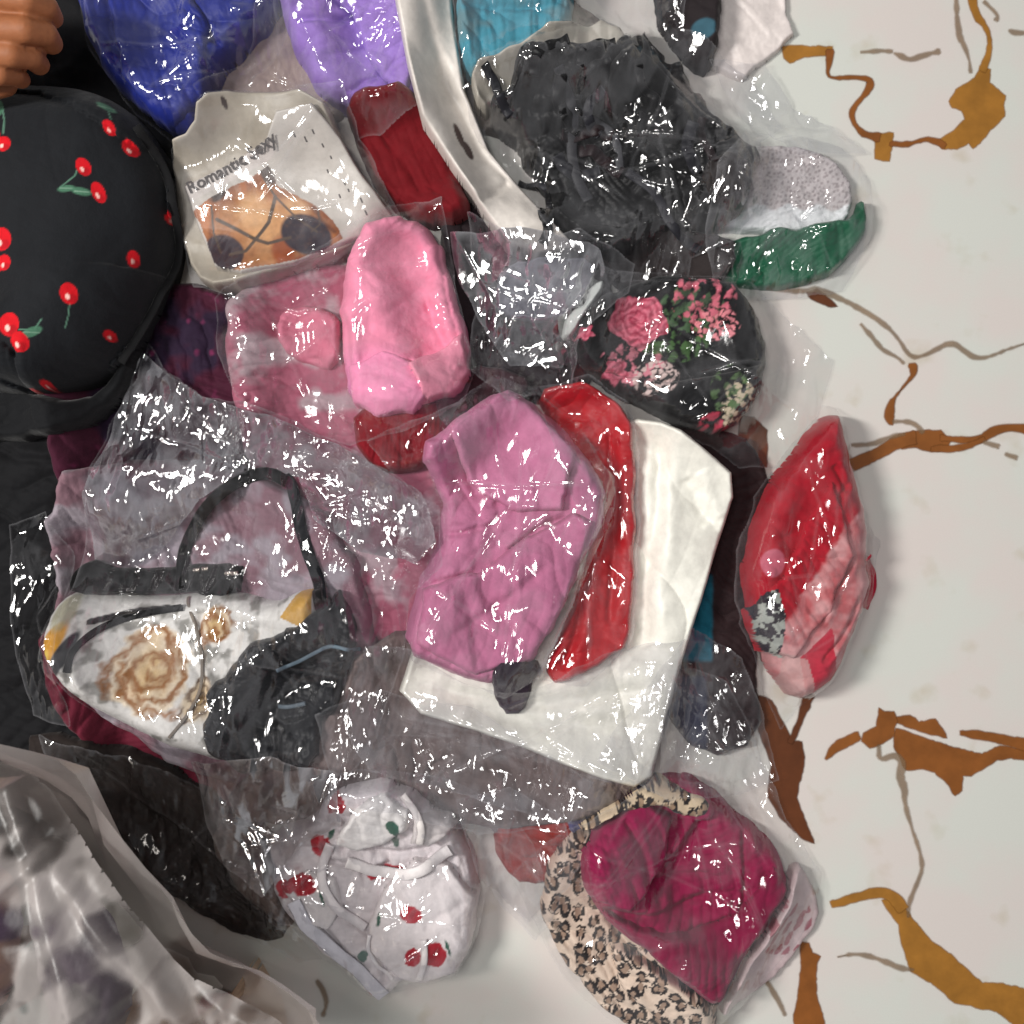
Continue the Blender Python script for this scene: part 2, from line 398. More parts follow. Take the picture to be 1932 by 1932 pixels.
for pts, oy, key in [
    ([(1640,-40,44),(1660,80,30),(1720,150,20),(1745,230,16),(1730,320,18),(1700,390,34)], T3, 'o'),
    ([(1555,-30,8),(1560,100,14),(1575,210,26),(1600,250,10),(1630,330,6),(1635,400,3)], T3, 'g'),
    ([(1490,805,24),(1440,775,20),(1380,770,16),(1320,790,12),(1270,800,22),(1195,795,16)], T3, 'b'),
    ([(1130,760,40),(1030,740,18),(975,650,24),(990,590,16),(1050,530,20),(1080,480,34),(1085,440,22),(1000,425,9),(860,435,9),(845,400,14),(855,340,16),(860,280,34)], T3, 'b'),
    ([(1030,290,4),(1140,280,16),(1200,285,3)], T3, 'g'), ([(1215,295,3),(1255,310,20),(1290,330,5),(1330,325,26),(1400,300,10),(1460,285,22)], T3, 'g'),
    ([(1710,10,4),(1790,85,10),(1775,115,22)], T3, 'g'), ([(1850,170,5),(1885,182,20),(1960,185,8)], T3, 'g'),
    ([(560,1600,14),(740,1610,16),(790,1590,24),(1000,1690,13),(1150,1780,12),(1240,1870,10),(1290,1960,10),(1350,1977,9),(1450,1927,14),(1530,1888,17),(1590,1925,16),(1640,1972,12),(1720,1978,8),(1850,1925,6),(1960,1890,4)], T3, 'g'),
    ([(1030,1790,6),(1100,1870,18),(1150,1935,8),(1230,1970,8),(1265,2005,4)], T3, 'g'),
    ([(1315,135,34),(1325,190,20),(1290,230,8),(1220,310,8),(1195,350,22),(1185,420,52),(1195,465,15)], T6, 'b'),
    ([(1210,450,5),(1290,450,8),(1340,470,12),(1370,510,14)], T6, 'g'),
    ([(900,720,50),(1000,685,62),(1100,640,52),(1230,560,62),(1330,540,70)], T6, 'b'),
    ([(1470,540,30),(1600,555,20),(1700,550,34),(1760,500,38),(1850,480,32),(1960,495,44)], T6, 'b'),
    ([(1420,600,22),(1560,600,28),(1650,575,22),(1710,545,18)], T6, 'b'),
    ([(1710,565,7),(1790,590,24)], T6, 'g'), ([(1830,630,8),(1890,652,22)], T6, 'g'),
    ([(980,580,7),(1100,578,12),(1200,530,11),(1270,520,8)], T6, 'g'),
    ([(640,380,24),(700,250,26),(720,180,36),(750,110,50)], T9, 'd'),
    ([(835,468,10),(890,400,54),(1015,342,36)], T9, 'b'),
    ([(1580,325,22),(1700,340,38),(1800,360,44),(1990,400,60)], T9, 'b'),
    ([(1130,395,10),(1130,480,14),(1220,440,16),(1262,490,34),(1240,560,32),(1272,640,32),(1268,700,14),(1310,850,9),(1362,1000,11),(1370,1080,10),(1330,1180,13),(1290,1270,14),(1292,1340,12)], T9, 'g'),
    ([(870,1270,30),(1000,1232,42),(1130,1200,46),(1210,1225,56),(1262,1300,60)], T9, 'o'),
    ([(900,1560,4),(1000,1540,8),(1130,1570,16),(1230,1620,18),(1320,1632,10)], T9, 'g'),
    ([(500,1700,10),(545,1770,16),(590,1850,10),(610,1900,4)], 1265.0, 'g'),
]: vein_line(conv(pts, oy), key)
# one short vein shows in the gap by the milky bag
vein_line([(598, 1700 + 150, 4), (612, 1870, 7), (617, 1892, 5), (610, 1915, 3)], 'g')

# ------------------------------------------------------------------ builders for cloth and film
def zest(pts, T):
    xy = [P(*p[:2], 0.04) for p in pts]
    cx = sum(p[0] for p in xy) / len(xy); cy = sum(p[1] for p in xy) / len(xy)
    v = np.array([sampH(np.array([cx + (p[0] - cx) * f]), np.array([cy + (p[1] - cy) * f]))[0] for p in xy for f in (0.3, 0.75)])
    return float(np.mean(v)) + T * 0.6
def folds(x, y, deg, lam, amp, seed, p=0.65, warp=1.0):
    out = 0
    for k, (dl, ls, am) in enumerate(((0, 0.75, 0.8), (28, 0.36, 0.42), (-35, 0.2, 0.2))):
        a = math.radians(deg + dl); L = lam * ls
        ph = (x * math.cos(a) + y * math.sin(a)) / L + warp * 1.5 * fbm(x, y, lam * 1.8, seed + 3 * k, 3)
        m = np.clip(0.35 + 1.5 * fbm(x, y, lam * 1.6, seed + 9 + k, 2), 0.05, 1.2)
        out = out + am * m * (np.abs(np.sin(np.pi * ph)) ** 0.55 - 0.75)
    return amp * 1.15 * out
def cloth(name, pts, T, r, col, fold=(20, 0.03, 0.004), creases=(), mat=None, parent=None, seed=1, cell=0.00115, paint=None,
          dr=4, br=9, rough=0.0012, extra=None, smooth=1, crumple=1.0, rag=0.0035, label=None, cat=None, group=None, fold2=None):
    flat = crumple >= 0.9 and T > 12
    T, r = T / 1000 * (0.8 if flat else 1), r / 1000 * (0.55 if flat else 1)
    z0 = zest(pts, T)
    if name in ('sleeve', 'hem'): smooth = 0
    poly = [P(x, y, z0) for x, y in (chaikin(pts, smooth) if smooth else pts)]
    if crumple >= 0.9:
        pa = np.array(poly); p2 = []
        for k in range(len(pa)):
            a = pa[k]; b2 = pa[(k + 1) % len(pa)]; s_ = max(1, int(np.hypot(*(b2 - a)) / 0.004))
            for t in range(s_):
                p = a + (b2 - a) * t / s_
                p2.append((p[0] + rag * fbm(p[0:1], p[1:2], 0.018, seed + 90, 3)[0], p[1] + rag * fbm(p[0:1], p[1:2], 0.018, seed + 91, 2)[0]))
        poly = p2
    X, Y, d, bx = grid_in(poly, cell)
    X, Y, d, used, faces = cut_mesh(X, Y, d, cell)
    S = smoothH(bx, dr, br)
    hs = sampH(X, Y, S); hl = sampH(X, Y)
    q = np.clip(d / r, 0, 1); f = np.sqrt(np.clip(1 - (1 - q) ** 2, 0, 1))
    w = folds(X, Y, fold[0], fold[1], fold[2] * 1.25, seed)
    if fold2: w = w + folds(X, Y, fold2[0], fold2[1], fold2[2], seed + 40)
    w = w + rough * fbm(X, Y, 0.012, seed + 3, 3)
    w = w + crumple * (facet(X, Y, 0.026, 0.048, math.radians(fold[0]) + 0.3, seed + 80, 0.6) * 0.0038 + facet(X, Y, 0.012, 0.022, math.radians(fold[0]) - 0.2, seed + 81, 0.6) * 0.0017)
    for c in creases:
        cp, dep, wd = c[0], 1.1 * c[1] / 1000, c[2] / 1000
        cp = [P(px, py, z0) for px, py in chaikin(cp, 2, False)]
        wob = 0.0016 * vnoise(X, Y, 0.02, seed + 60)
        dd, sd, par = seg_dist(X + wob, Y + wob, cp)
        taper = np.clip(np.minimum(par, 1 - par) * 6, 0, 1)
        w = w + taper * (-dep * np.exp(-(dd / wd) ** 2) + 0.55 * dep * np.exp(-((dd * sd - 2.0 * wd) / (1.5 * wd)) ** 2))
    if extra is not None:
        px, py = topx(X, Y, z0); w = w + extra(px, py, d)
    Z = hl * (1 - f) + (hs + T) * f + w * np.clip(q * 1.4, 0, 1)
    Z = np.maximum(Z, hl + 0.0008 * np.clip(q * 3, 0, 1) + 0.0002)
    px, py = topx(X, Y, z0)
    base = np.broadcast_to(s2l(col), X.shape + (3,)).copy()
    if paint is not None: base = paint(px, py, base, d)
    co = np.stack([X[used], Y[used], Z[used]], 1)
    # skirt going down at the rim so the piece has a real side
    o = make_mesh(name, co, faces, mat or M_fab, parent, {'Col': base[used]})
    # write back to the height field
    i0, i1, j0, j1 = local(bx)
    gx = HX0 + np.arange(i0, i1) * HS; gy = HX0 + np.arange(j0, j1) * HS
    u = np.clip(np.round((gx - X[0, 0]) / cell).astype(int), 0, X.shape[0] - 1); v = np.clip(np.round((gy - Y[0, 0]) / cell).astype(int), 0, X.shape[1] - 1)
    ok = ((gx > bx[0]) & (gx < bx[2]))[:, None] & ((gy > bx[1]) & (gy < bx[3]))[None, :]
    zz = Z[np.ix_(u, v)]; uu = used[np.ix_(u, v)]
    H[i0:i1, j0:j1] = np.where(ok & uu, np.maximum(H[i0:i1, j0:j1], zz), H[i0:i1, j0:j1])
    if label: tag(o, label, cat, group)
    return o
def film(name, pts, label, mat=None, amp=1.0, seed=1, veil=0.05, ang=0.25, lift=0.0015, cell=0.00125, creases=(), dr=3, br=8, cat='plastic bag',
         group='clear plastic bags over the clothes', smooth=0, seam=0.6, ragged=1.0, tent=1.0, parent=None, fine=1.0, puff=0.0):
    z0 = zest(pts, 0.004)
    q = chaikin(pts, smooth)
    poly = [P(x, y, z0) for x, y in q]
    # irregular torn-looking rim
    pa = np.array(poly)
    poly2 = []
    for k in range(len(pa)):
        a = pa[k]; b2 = pa[(k + 1) % len(pa)]; L = np.hypot(*(b2 - a)); s = max(1, int(L / 0.006))
        for t in range(s):
            p = a + (b2 - a) * t / s; wv = vnoise(p[0:1], p[1:2], 0.012, seed + 70)[0] * 0.0018 * ragged; wz = vnoise(p[0:1], p[1:2], 0.012, seed + 71)[0] * 0.0018 * ragged
            poly2.append((p[0] + wv, p[1] + wz))
    X, Y, d, bx = grid_in(poly2, cell)
    X, Y, d, used, faces = cut_mesh(X, Y, d, cell)
    S = smoothH(bx, dr, br)
    hs = sampH(X, Y, S); hl = sampH(X, Y)
    c1 = (facet(X, Y, 0.030, 0.044, ang + 0.5, seed) + 0.6 * facet(X, Y, 0.018, 0.06, ang - 0.5, seed + 7)) * 0.0050 * amp
    c2 = facet(X, Y, 0.013, 0.024, ang, seed + 11, 0.22) * 0.0021 * amp
    c3 = facet(X, Y, 0.0056, 0.0125, ang - 0.1, seed + 23, 0.2) * 0.0021 * amp * fine
    m = 0.12 + 1.15 * np.clip(0.5 + 1.7 * fbm(X, Y, 0.04, seed + 31, 3), 0, 1)
    e = np.clip(d / 0.01, 0, 1)
    Z = np.maximum(hl + lift * 0.6, hs + lift + (c1 + 0.0015) * (0.3 + 0.7 * e) * tent) + (c2 + c3) * m + (0.0015 * amp) + puff * np.sin(np.clip(d / 0.05, 0, 1) * 1.57)
    rid = np.zeros(X.shape)
    creases = list(creases); rr_ = random.Random(seed * 7 + 1)
    if fine > 0.1:
        cxm = sum(p[0] for p in pts) / len(pts); cym = sum(p[1] for p in pts) / len(pts)
        for _ in range(5 + len(pts) // 4):
            a, b2 = rr_.sample(pts, 2); k1, k2 = rr_.uniform(0.4, 0.95), rr_.uniform(0.1, 0.9)
            p1 = (cxm + (a[0] - cxm) * k1, cym + (a[1] - cym) * k1); p2 = (cxm + (b2[0] - cxm) * k2, cym + (b2[1] - cym) * k2)
            if math.hypot(p1[0] - p2[0], p1[1] - p2[1]) < 60: continue
            mid = ((p1[0] + p2[0]) / 2 + rr_.uniform(-9, 9), (p1[1] + p2[1]) / 2 + rr_.uniform(-9, 9))
            creases.append(([p1, mid, p2], rr_.uniform(0.8, 2.0), rr_.uniform(1.6, 3.0)))
    for c in creases:
        cp = [P(px, py, z0) for px, py in c[0]]
        dd, sd, par = seg_dist(X, Y, cp); tp = np.clip(np.minimum(par, 1 - par) * 8, 0, 1)
        g = tp * np.clip(1 - dd / (c[2] / 1000), 0, 1); Z = Z + c[1] / 1000 * g; rid = rid + g
    Z = np.maximum(Z, hl + 0.0006)
    lap = np.abs(np.gradient(np.gradient(c2 + c1, axis=0), axis=0) + np.gradient(np.gradient(c2 + c1, axis=1), axis=1)) / cell
    pat = np.clip(0.36 + 2.4 * fbm(X, Y, 0.028, seed + 51, 3), 0, 1) ** 2
    vl = veil * (0.08 + 1.5 * pat) + np.clip(lap * 0.35, 0, 0.06) * (0.15 + 0.85 * pat) + seam * 0.45 * np.exp(-(d / 0.0011) ** 2) + 0.15 * rid
    co = np.stack([X[used], Y[used], Z[used]], 1)
    o = make_mesh(name, co, faces, mat or M_film, parent, {'veil': vl[used]})
    i0, i1, j0, j1 = local(bx)
    gx = HX0 + np.arange(i0, i1) * HS; gy = HX0 + np.arange(j0, j1) * HS
    u = np.clip(np.round((gx - X[0, 0]) / cell).astype(int), 0, X.shape[0] - 1); v = np.clip(np.round((gy - Y[0, 0]) / cell).astype(int), 0, X.shape[1] - 1)
    ok = ((gx > bx[0]) & (gx < bx[2]))[:, None] & ((gy > bx[1]) & (gy < bx[3]))[None, :]
    zz = Z[np.ix_(u, v)]; uu = used[np.ix_(u, v)]
    H[i0:i1, j0:j1] = np.where(ok & uu, np.maximum(H[i0:i1, j0:j1], zz), H[i0:i1, j0:j1])
    if parent is None: tag(o, label, cat, group)
    return o
def ribbon(name, pts, wpx, col, parent=None, mat=None, th=0.0016, lift=0.0012, z=None, wave=0.0008, zs=None):
    """a flat band laid over the pile; pts in photo units, each with an optional height"""
    zz0 = zest(pts, 0.0) if z is None else z
    q = chaikin([tuple(p[:2]) for p in pts], 3, False)
    n = len(q); co = []; prof = [(-1, 0), (-0.8, 1), (0, 1.15), (0.8, 1), (1, 0), (0.8, -0.6), (-0.8, -0.6)]
    A = np.array([P(x, y, zz0) for x, y in q])
    tg = np.gradient(A, axis=0); tg /= (np.hypot(tg[:, 0], tg[:, 1])[:, None] + 1e-9); nr = np.stack([-tg[:, 1], tg[:, 0]], 1)
    w = wpx * U * 0.5
    hz = np.max([sampH(A[:, 0] + nr[:, 0] * w * s, A[:, 1] + nr[:, 1] * w * s) for s in (-1, -0.5, 0, 0.5, 1)], 0)
    k = np.ones(5) / 5; hz = np.convolve(np.pad(hz, 2, 'edge'), k, 'valid')
    for i in range(n):
        for a, b2 in prof:
            zz = hz[i] + lift + th * b2 * 0.5 + th * 0.3 + wave * math.sin(i * 0.7)
            co.append((A[i, 0] + nr[i, 0] * w * a, A[i, 1] + nr[i, 1] * w * a, zz))
    m_ = len(prof); faces = [(i * m_ + j, i * m_ + (j + 1) % m_, (i + 1) * m_ + (j + 1) % m_, (i + 1) * m_ + j) for i in range(n - 1) for j in range(m_)]
    co = np.array(co); c = np.broadcast_to(s2l(col), (len(co), 3)).copy()
    return make_mesh(name, co, np.array(faces), mat or M_fab, parent, {'Col': c})

def ell(px, py, cx, cy, rx, ry, deg=0.0, soft=1.2):
    a = math.radians(deg); u = (px - cx) * math.cos(a) + (py - cy) * math.sin(a); v = -(px - cx) * math.sin(a) + (py - cy) * math.cos(a)
    r = np.sqrt((u / rx) ** 2 + (v / ry) ** 2)
    return np.clip((1 - r) * min(rx, ry) / soft + 0.5, 0, 1)
def mixc(base, m, col):
    c = s2l(col) if np.ndim(col) == 1 else col
    return base * (1 - m[..., None]) + c * m[..., None]
def line(px, py, pts, w, soft=1.2):
    d, _, _ = seg_dist(px, py, pts); return np.clip((w / 2 - d) / soft + 0.5, 0, 1)

# ------------------------------------------------------------------ the person: black-clad leg under everything at the left, and the hand
person = thing('person', 'person in black trousers kneeling beside the pile with one curled hand showing', 'person')
cloth('trousers', [(-150,560),(60,640),(170,760),(170,900),(120,1000),(120,1150),(200,1330),(180,1450),(40,1500),(-160,1520)], 62, 38, (14,14,17), (100,0.05,0.006),
      [([(0,840),(90,880),(170,860)],4,4),([(0,960),(60,1010),(110,1100)],4,5)], M_fab, person, 3, cell=0.002)

cloth('trousers', [(-160,-80),(190,-80),(215,60),(260,160),(340,270),(300,330),(150,220),(-160,190)], 30, 18, (12,12,15), (60,0.05,0.006), [], M_fab, person, 4, cell=0.002)
# ------------------------------------------------------------------ lower layers of the pile (they show through and between the bags)
cloth('folded_shirt', [(130,560),(300,520),(470,560),(520,700),(480,900),(300,1000),(150,980),(110,760)], 30, 18, (62,18,38), (40,0.03,0.005), seed=11,
      paint=lambda x,y,b,d: mixc(mixc(b, np.clip(fbm(x,y,60,5)*3,0,1)*0.8, (26,22,44)), np.clip(fbm(x,y,30,8)*3-1.2,0,1), (120,40,80)),
      label='plum and navy patterned shirt peeking out right of the cherry bra', cat='shirt')
cloth('folded_shirt', [(440,520),(620,490),(730,500),(760,640),(860,820),(880,1000),(820,1200),(680,1260),(540,1150),(480,900),(430,700)], 34, 20, (158,88,108), (70,0.035,0.005), seed=12,
      paint=lambda x,y,b,d: mixc(b, np.clip(fbm(x,y,50,9)*3.0,0,1)*0.75, (172,160,165)),
      label='dusty rose and grey shirt under the crumpled clear bag', cat='shirt')
cloth('folded_shirt', [(830,360),(960,400),(1150,470),(1160,640),(1090,760),(930,760),(860,640),(830,480)], 26, 16, (34,24,28), (60,0.03,0.004), seed=13,
      label='near black shirt under the silvery bag right of the pink roll', cat='shirt')
cloth('folded_shirt', [(100,1150),(220,1200),(420,1380),(560,1470),(520,1560),(380,1530),(220,1440),(130,1320)], 22, 12, (96,26,44), (130,0.03,0.004), seed=14,
      label='maroon shirt poking out below the gold rose bra', cat='shirt')
cloth('folded_shirt', [(1230,800),(1390,800),(1460,900),(1440,1050),(1430,1250),(1440,1400),(1330,1440),(1240,1330),(1220,1100)], 20, 12, (40,26,28), (80,0.03,0.004), seed=15,
      paint=lambda x,y,b,d: mixc(mixc(b, np.clip((x-1285)/6,0,1)*np.clip((1345-x)/6,0,1)*np.clip((y-1080)/8,0,1)*np.clip((1250-y)/8,0,1), (22,92,112)), np.clip((y-1270)/8,0,1)*np.clip((1335-x)/6,0,1), (30,34,62)),
      label='dark brown shirt with teal panel in the gap right of the white mailer', cat='shirt')
cloth('folded_shirt', [(560,1330),(760,1300),(1000,1400),(1150,1440),(1140,1540),(980,1600),(820,1500),(640,1500),(520,1440)], 22, 14, (126,112,114), (20,0.03,0.004), seed=16,
      paint=lambda x,y,b,d: mixc(b, np.clip(fbm(x,y,45,19)*3.0-0.2,0,1), (74,50,50)),
      label='taupe and brown shirt under the lower edge of the white mailer', cat='shirt')
cloth('folded_brief', [(930,1560),(990,1520),(1080,1530),(1130,1590),(1080,1660),(990,1680),(940,1640)], 20, 12, (150,40,34), (60,0.02,0.003), seed=17,
      label='small brick red brief between the rose print and burgundy bundles', cat='briefs')
cloth('folded_brief', [(1060,1480),(1180,1470),(1260,1500),(1240,1560),(1120,1590),(1060,1550)], 14, 9, (92,90,122), (60,0.02,0.003), seed=18,
      label='slate blue brief under the bottom corner of the white mailer', cat='briefs')
cloth('folded_shirt', [(660,770),(760,760),(900,740),(900,820),(820,880),(720,900),(670,850)], 40, 14, (120,16,28), (30,0.02,0.004), seed=19,
      label='crimson scrap of a shirt showing below the pink roll', cat='shirt')

cloth('folded_shirt', [(100,900),(300,860),(520,900),(660,1000),(720,1200),(720,1400),(600,1500),(420,1480),(260,1400),(130,1240)], 22, 14, (128,98,108), (40,0.03,0.005), seed=9,
      paint=lambda x,y,b,d: mixc(b, np.clip(fbm(x,y,60,23)*3.0,0,1)*0.7, (156,152,160)), label='dusty rose and grey shirt at the core of the pile under the crumpled bag', cat='shirt')
cloth('folded_shirt', [(700,1180),(900,1200),(1200,1200),(1260,1350),(1220,1500),(1000,1560),(700,1560),(450,1560),(430,1480),(600,1400)], 14, 10, (112,98,96), (20,0.03,0.004), seed=8,
      label='greige shirt at the bottom of the pile under the white mailer', cat='shirt')
cloth('folded_shirt', [(90,1350),(300,1420),(440,1500),(490,1640),(560,1730),(520,1790),(430,1760),(320,1700),(160,1560),(80,1450)], 8, 8, (38,31,29), (50,0.04,0.005), seed=7,  # dark cloth put in to deepen the dark gap beside the milky bag
      label='flat dark brown cloth between the milky bag and the red rose bundle', cat='shirt')
cloth('folded_shirt', [(360,80),(480,-60),(620,-60),(640,120),(670,210),(560,270),(430,240)], 26, 12, (150,134,130), (50,0.04,0.005), seed=6,
      label='taupe shirt in the gap between the blue and lilac bundles', cat='shirt')
cloth('folded_shirt', [(800,-60),(1000,-60),(1180,60),(1180,200),(1000,280),(880,240),(820,80)], 24, 12, (96,88,84), (50,0.04,0.005), seed=5,
      label='dim grey shirt below the turquoise bundle', cat='shirt')
# ------------------------------------------------------------------ top left: blue, lilac, dark red
blu = cloth('rolled_shirt', [(140,-60),(560,-60),(520,40),(440,120),(390,190),(380,250),(310,250),(210,160),(160,60)], 55, 26, (28,40,124), (55,0.05,0.006),
      [([(330,-40),(390,60),(430,110)],5,3),([(220,100),(300,170),(360,200)],4,4)], M_satin, seed=21, label='royal blue shirt bundled at the top left beside the hand', cat='shirt')
cloth('sleeve', [(190,-60),(330,-60),(402,60),(385,190),(305,235),(235,150)], 10, 7, (30,43,132), (55,0.04,0.006), (), M_satin, blu, seed=121)
lil = cloth('rolled_shirt', [(540,-60),(800,-60),(810,120),(800,210),(700,220),(600,180),(560,110),(530,20)], 52, 24, (150,118,196), (110,0.05,0.006),
      [([(640,-30),(720,40),(700,100),(760,200)],6,3),([(620,10),(700,50)],5,3),([(570,60),(640,60),(690,30)],4,3)], M_fab, seed=22, label='lilac shirt bundled left of the long white mailer strip', cat='shirt')
cloth('sleeve', [(640,-60),(765,-60),(800,80),(765,190),(690,110)], 9, 6, (156,124,204), (110,0.04,0.005), (), M_fab, lil, seed=122)
cloth('rolled_shirt', [(650,190),(800,180),(850,260),(890,370),(880,430),(800,420),(720,380),(670,280)], 48, 22, (104,10,20), (60,0.05,0.005),
      [([(700,230),(760,300),(800,380)],3,4)], M_fab, seed=23, label='dark red shirt between the printed card and the white mailer strip', cat='shirt')
film('plastic_bag', [(150,-50),(580,-50),(540,60),(450,150),(400,220),(330,270),(250,210),(165,90)], 'clear bag around the royal blue shirt at the upper left', seed=101, veil=0.03)
film('plastic_bag', [(520,-50),(810,-50),(800,200),(720,260),(560,270),(420,230),(380,180),(470,120)], 'clear bag around the lilac shirt beside the blue one', M_soft, 0.8, seed=102, veil=0.10)

# ------------------------------------------------------------------ upper right: mailer strip, teal, black, lace, green
def strip_paint(x, y, b, d):
    b = mixc(b, ell(x, y, 868, 268, 6, 24, -22), (66, 44, 42)); b = mixc(b, ell(x, y, 884, 292, 7, 18, -25), (60, 40, 40)); return b
cloth('poly_mailer', [(735,-60),(850,-60),(862,60),(880,180),(925,280),(1000,370),(1095,480),(1010,492),(955,472),(900,395),(845,315),(800,250),(772,140)], 34, 4, (212,205,198), (70,0.12,0.002),
      [([(790,-30),(830,150),(900,270),(960,350)],3,5),([(905,395),(960,350)],3,4),([(985,455),(1050,440)],2,4)], M_poly, crumple=0.2, seed=31, paint=strip_paint, smooth=0, rough=0.0006,
      label='long narrow white mailer folded between the lilac and black bundles', cat='mailer bag')
cloth('rolled_shirt', [(852,-60),(1090,-60),(1080,60),(1030,110),(960,130),(900,160),(870,120)], 46, 20, (70,146,166), (30,0.04,0.005),
      [([(870,20),(960,30),(1050,20)],4,4)], M_fab, seed=32, paint=lambda x,y,b,d: mixc(b, np.clip(fbm(x,y,50,71)*3-0.2,0,1)*0.6, (120,135,135)),
      label='turquoise shirt in clear plastic at the top edge of the pile', cat='shirt')
cloth('backing_card', [(880,150),(960,120),(1060,60),(1160,40),(1200,90),(1090,150),(960,200),(905,220)], 40, 6, (176,170,158), (30,0.06,0.002), (), M_card, seed=33,
      label='greige backing card between the turquoise and black bundles', cat='card')
cloth('paper_sheet', [(1340,-60),(1470,-60),(1500,70),(1400,150),(1340,130),(1330,40)], 10, 3, (226,216,212), (60,0.08,0.002), (), M_poly, seed=34, smooth=0,
      label='white paper corner lying on the floor at the top right of the pile', cat='paper')
cloth('rolled_brief', [(1230,-60),(1345,-60),(1362,20),(1350,110),(1330,140),(1280,90),(1240,30)], 38, 16, (38,32,34), (60,0.03,0.004), (), M_fab, seed=35,
      paint=lambda x,y,b,d: mixc(b, ell(x,y,1322,68,22,18,0,4)*0.8, (60,100,116)), label='black brief with teal patch beside the white paper corner', cat='briefs')
cloth('lace_shirt', [(1330,300),(1420,270),(1530,280),(1600,320),(1610,400),(1590,430),(1500,440),(1400,440),(1330,430)], 18, 8, (206,198,198), (95,0.012,0.0016), (), M_lace, seed=36,
      paint=lambda x,y,b,d: mixc(mixc(b, np.clip((y-392+6*np.sin(x/9))/5,0,1), (240,242,244)), (cells(x,y,9,44)[0] < 0.28)*np.clip((400-y)/6,0,1)*0.5, (120,104,108)),
      label='white lace shirt laid above the emerald brief', cat='shirt')
cloth('folded_brief', [(1330,470),(1420,440),(1520,430),(1610,410),(1630,370),(1640,430),(1600,490),(1560,530),(1460,545),(1380,540),(1330,520)], 24, 10, (14,92,62), (160,0.022,0.004),
      (), M_satin, seed=37, label='emerald green brief under the lace at the right of the pile', cat='briefs')
cloth('folded_shirt', [(1150,440),(1330,430),(1400,470),(1345,560),(1180,560),(1130,500)], 16, 8, (46,40,40), (60,0.03,0.004), seed=46, label='dark charcoal shirt scrap between the black lingerie and the rose print', cat='shirt')
blk = thing('lingerie_set', 'black strappy lingerie set in crumpled clear film at the top centre', 'lingerie')
cloth('body', [(918,245),(965,175),(1040,120),(1130,130),(1200,60),(1260,110),(1330,180),(1390,260),(1430,290),(1430,340),(1390,400),(1330,450),(1240,440),(1180,500),(1110,470),(1050,440),(1040,380),(990,290)],
      40, 16, (8,8,9), (70,0.035,0.007), [([(1040,130),(1070,220),(1100,330),(1090,430)],7,4),([(1160,140),(1210,250),(1280,330),(1300,430)],7,4),([(940,260),(1020,270),(1100,240)],5,4),([(1150,320),(1240,300),(1330,350)],6,4)],
      M_satin, blk, seed=38, crumple=1.6, rag=0.012, fold2=(150,0.025,0.004))
cloth('cup', [(1150,120),(1210,90),(1280,150),(1310,230),(1270,280),(1190,250),(1150,190)], 18, 16, (6,6,7), (20,0.05,0.002), (), M_fab, blk, seed=39)
cloth('cup', [(1330,300),(1390,270),(1425,310),(1420,370),(1380,410),(1340,370)], 14, 12, (30,22,20), (20,0.05,0.002), (), M_fab, blk, seed=40)
_r = random.Random(4)
for _k in range(16):
    _x, _y = _r.uniform(960, 1370), _r.uniform(130, 440)
    if abs((_x - 900) * 0.62 - (_y - 130)) > 190: continue
    _a = _r.uniform(0, 6.28); _p = [(_x, _y)]
    for _t in range(3): _a += _r.uniform(-1, 1); _p.append((_p[-1][0] + 34 * math.cos(_a), _p[-1][1] + 34 * math.sin(_a)))
    ribbon('ruffle', _p, _r.uniform(12, 24), _r.choice([(6,6,8), (12,12,15), (34,34,40), (30,14,18)]), blk, M_satin, wave=0.0022)
ribbon('strap', [(1050,160),(1085,220),(1075,300),(1110,380)], 20, (48,48,52), blk, M_satin)
ribbon('strap', [(1180,330),(1240,370),(1260,430),(1320,470)], 18, (40,40,46), blk, M_satin)
ribbon('strap', [(1110,230),(1160,250),(1170,320)], 16, (70,70,74), blk, M_satin)
film('plastic_bag', [(850,-50),(1300,-50),(1290,50),(1440,140),(1490,220),(1440,260),(1440,380),(1390,450),(1310,480),(1300,540),(1180,560),(1140,500),(1060,490),(1000,380),(900,270),(870,180)],
     'large crumpled clear bag over the black lingerie at the top centre', M_film, 1.15, seed=103, veil=0.06)
film('plastic_bag', [(1400,260),(1510,245),(1600,265),(1655,330),(1650,440),(1600,545),(1440,565),(1350,545),(1320,440),(1340,330)],
     'clear bag around the white lace and emerald brief', M_film, 1.35, seed=104, veil=0.10)
film('plastic_bag', [(1330,130),(1440,120),(1500,200),(1590,250),(1640,290),(1500,300),(1400,250)], 'loose empty flap of clear film above the white lace', M_film, 1.4, seed=105, veil=0.12)

# silvery bag with grey card
cloth('backing_card', [(940,500),(1090,490),(1130,520),(1080,600),(980,610),(930,580)], 18, 5, (150,150,160), (30,0.05,0.002), (), M_card, seed=41,
      label='pale grey card inside the silvery bag in the middle of the pile', cat='card')
film('plastic_bag', [(850,440),(1000,440),(1130,480),(1150,540),(1110,600),(1060,690),(960,690),(900,600),(860,520)], 'silvery crumpled bag right of the pink roll', M_shiny, 1.1, seed=106, veil=0.09)

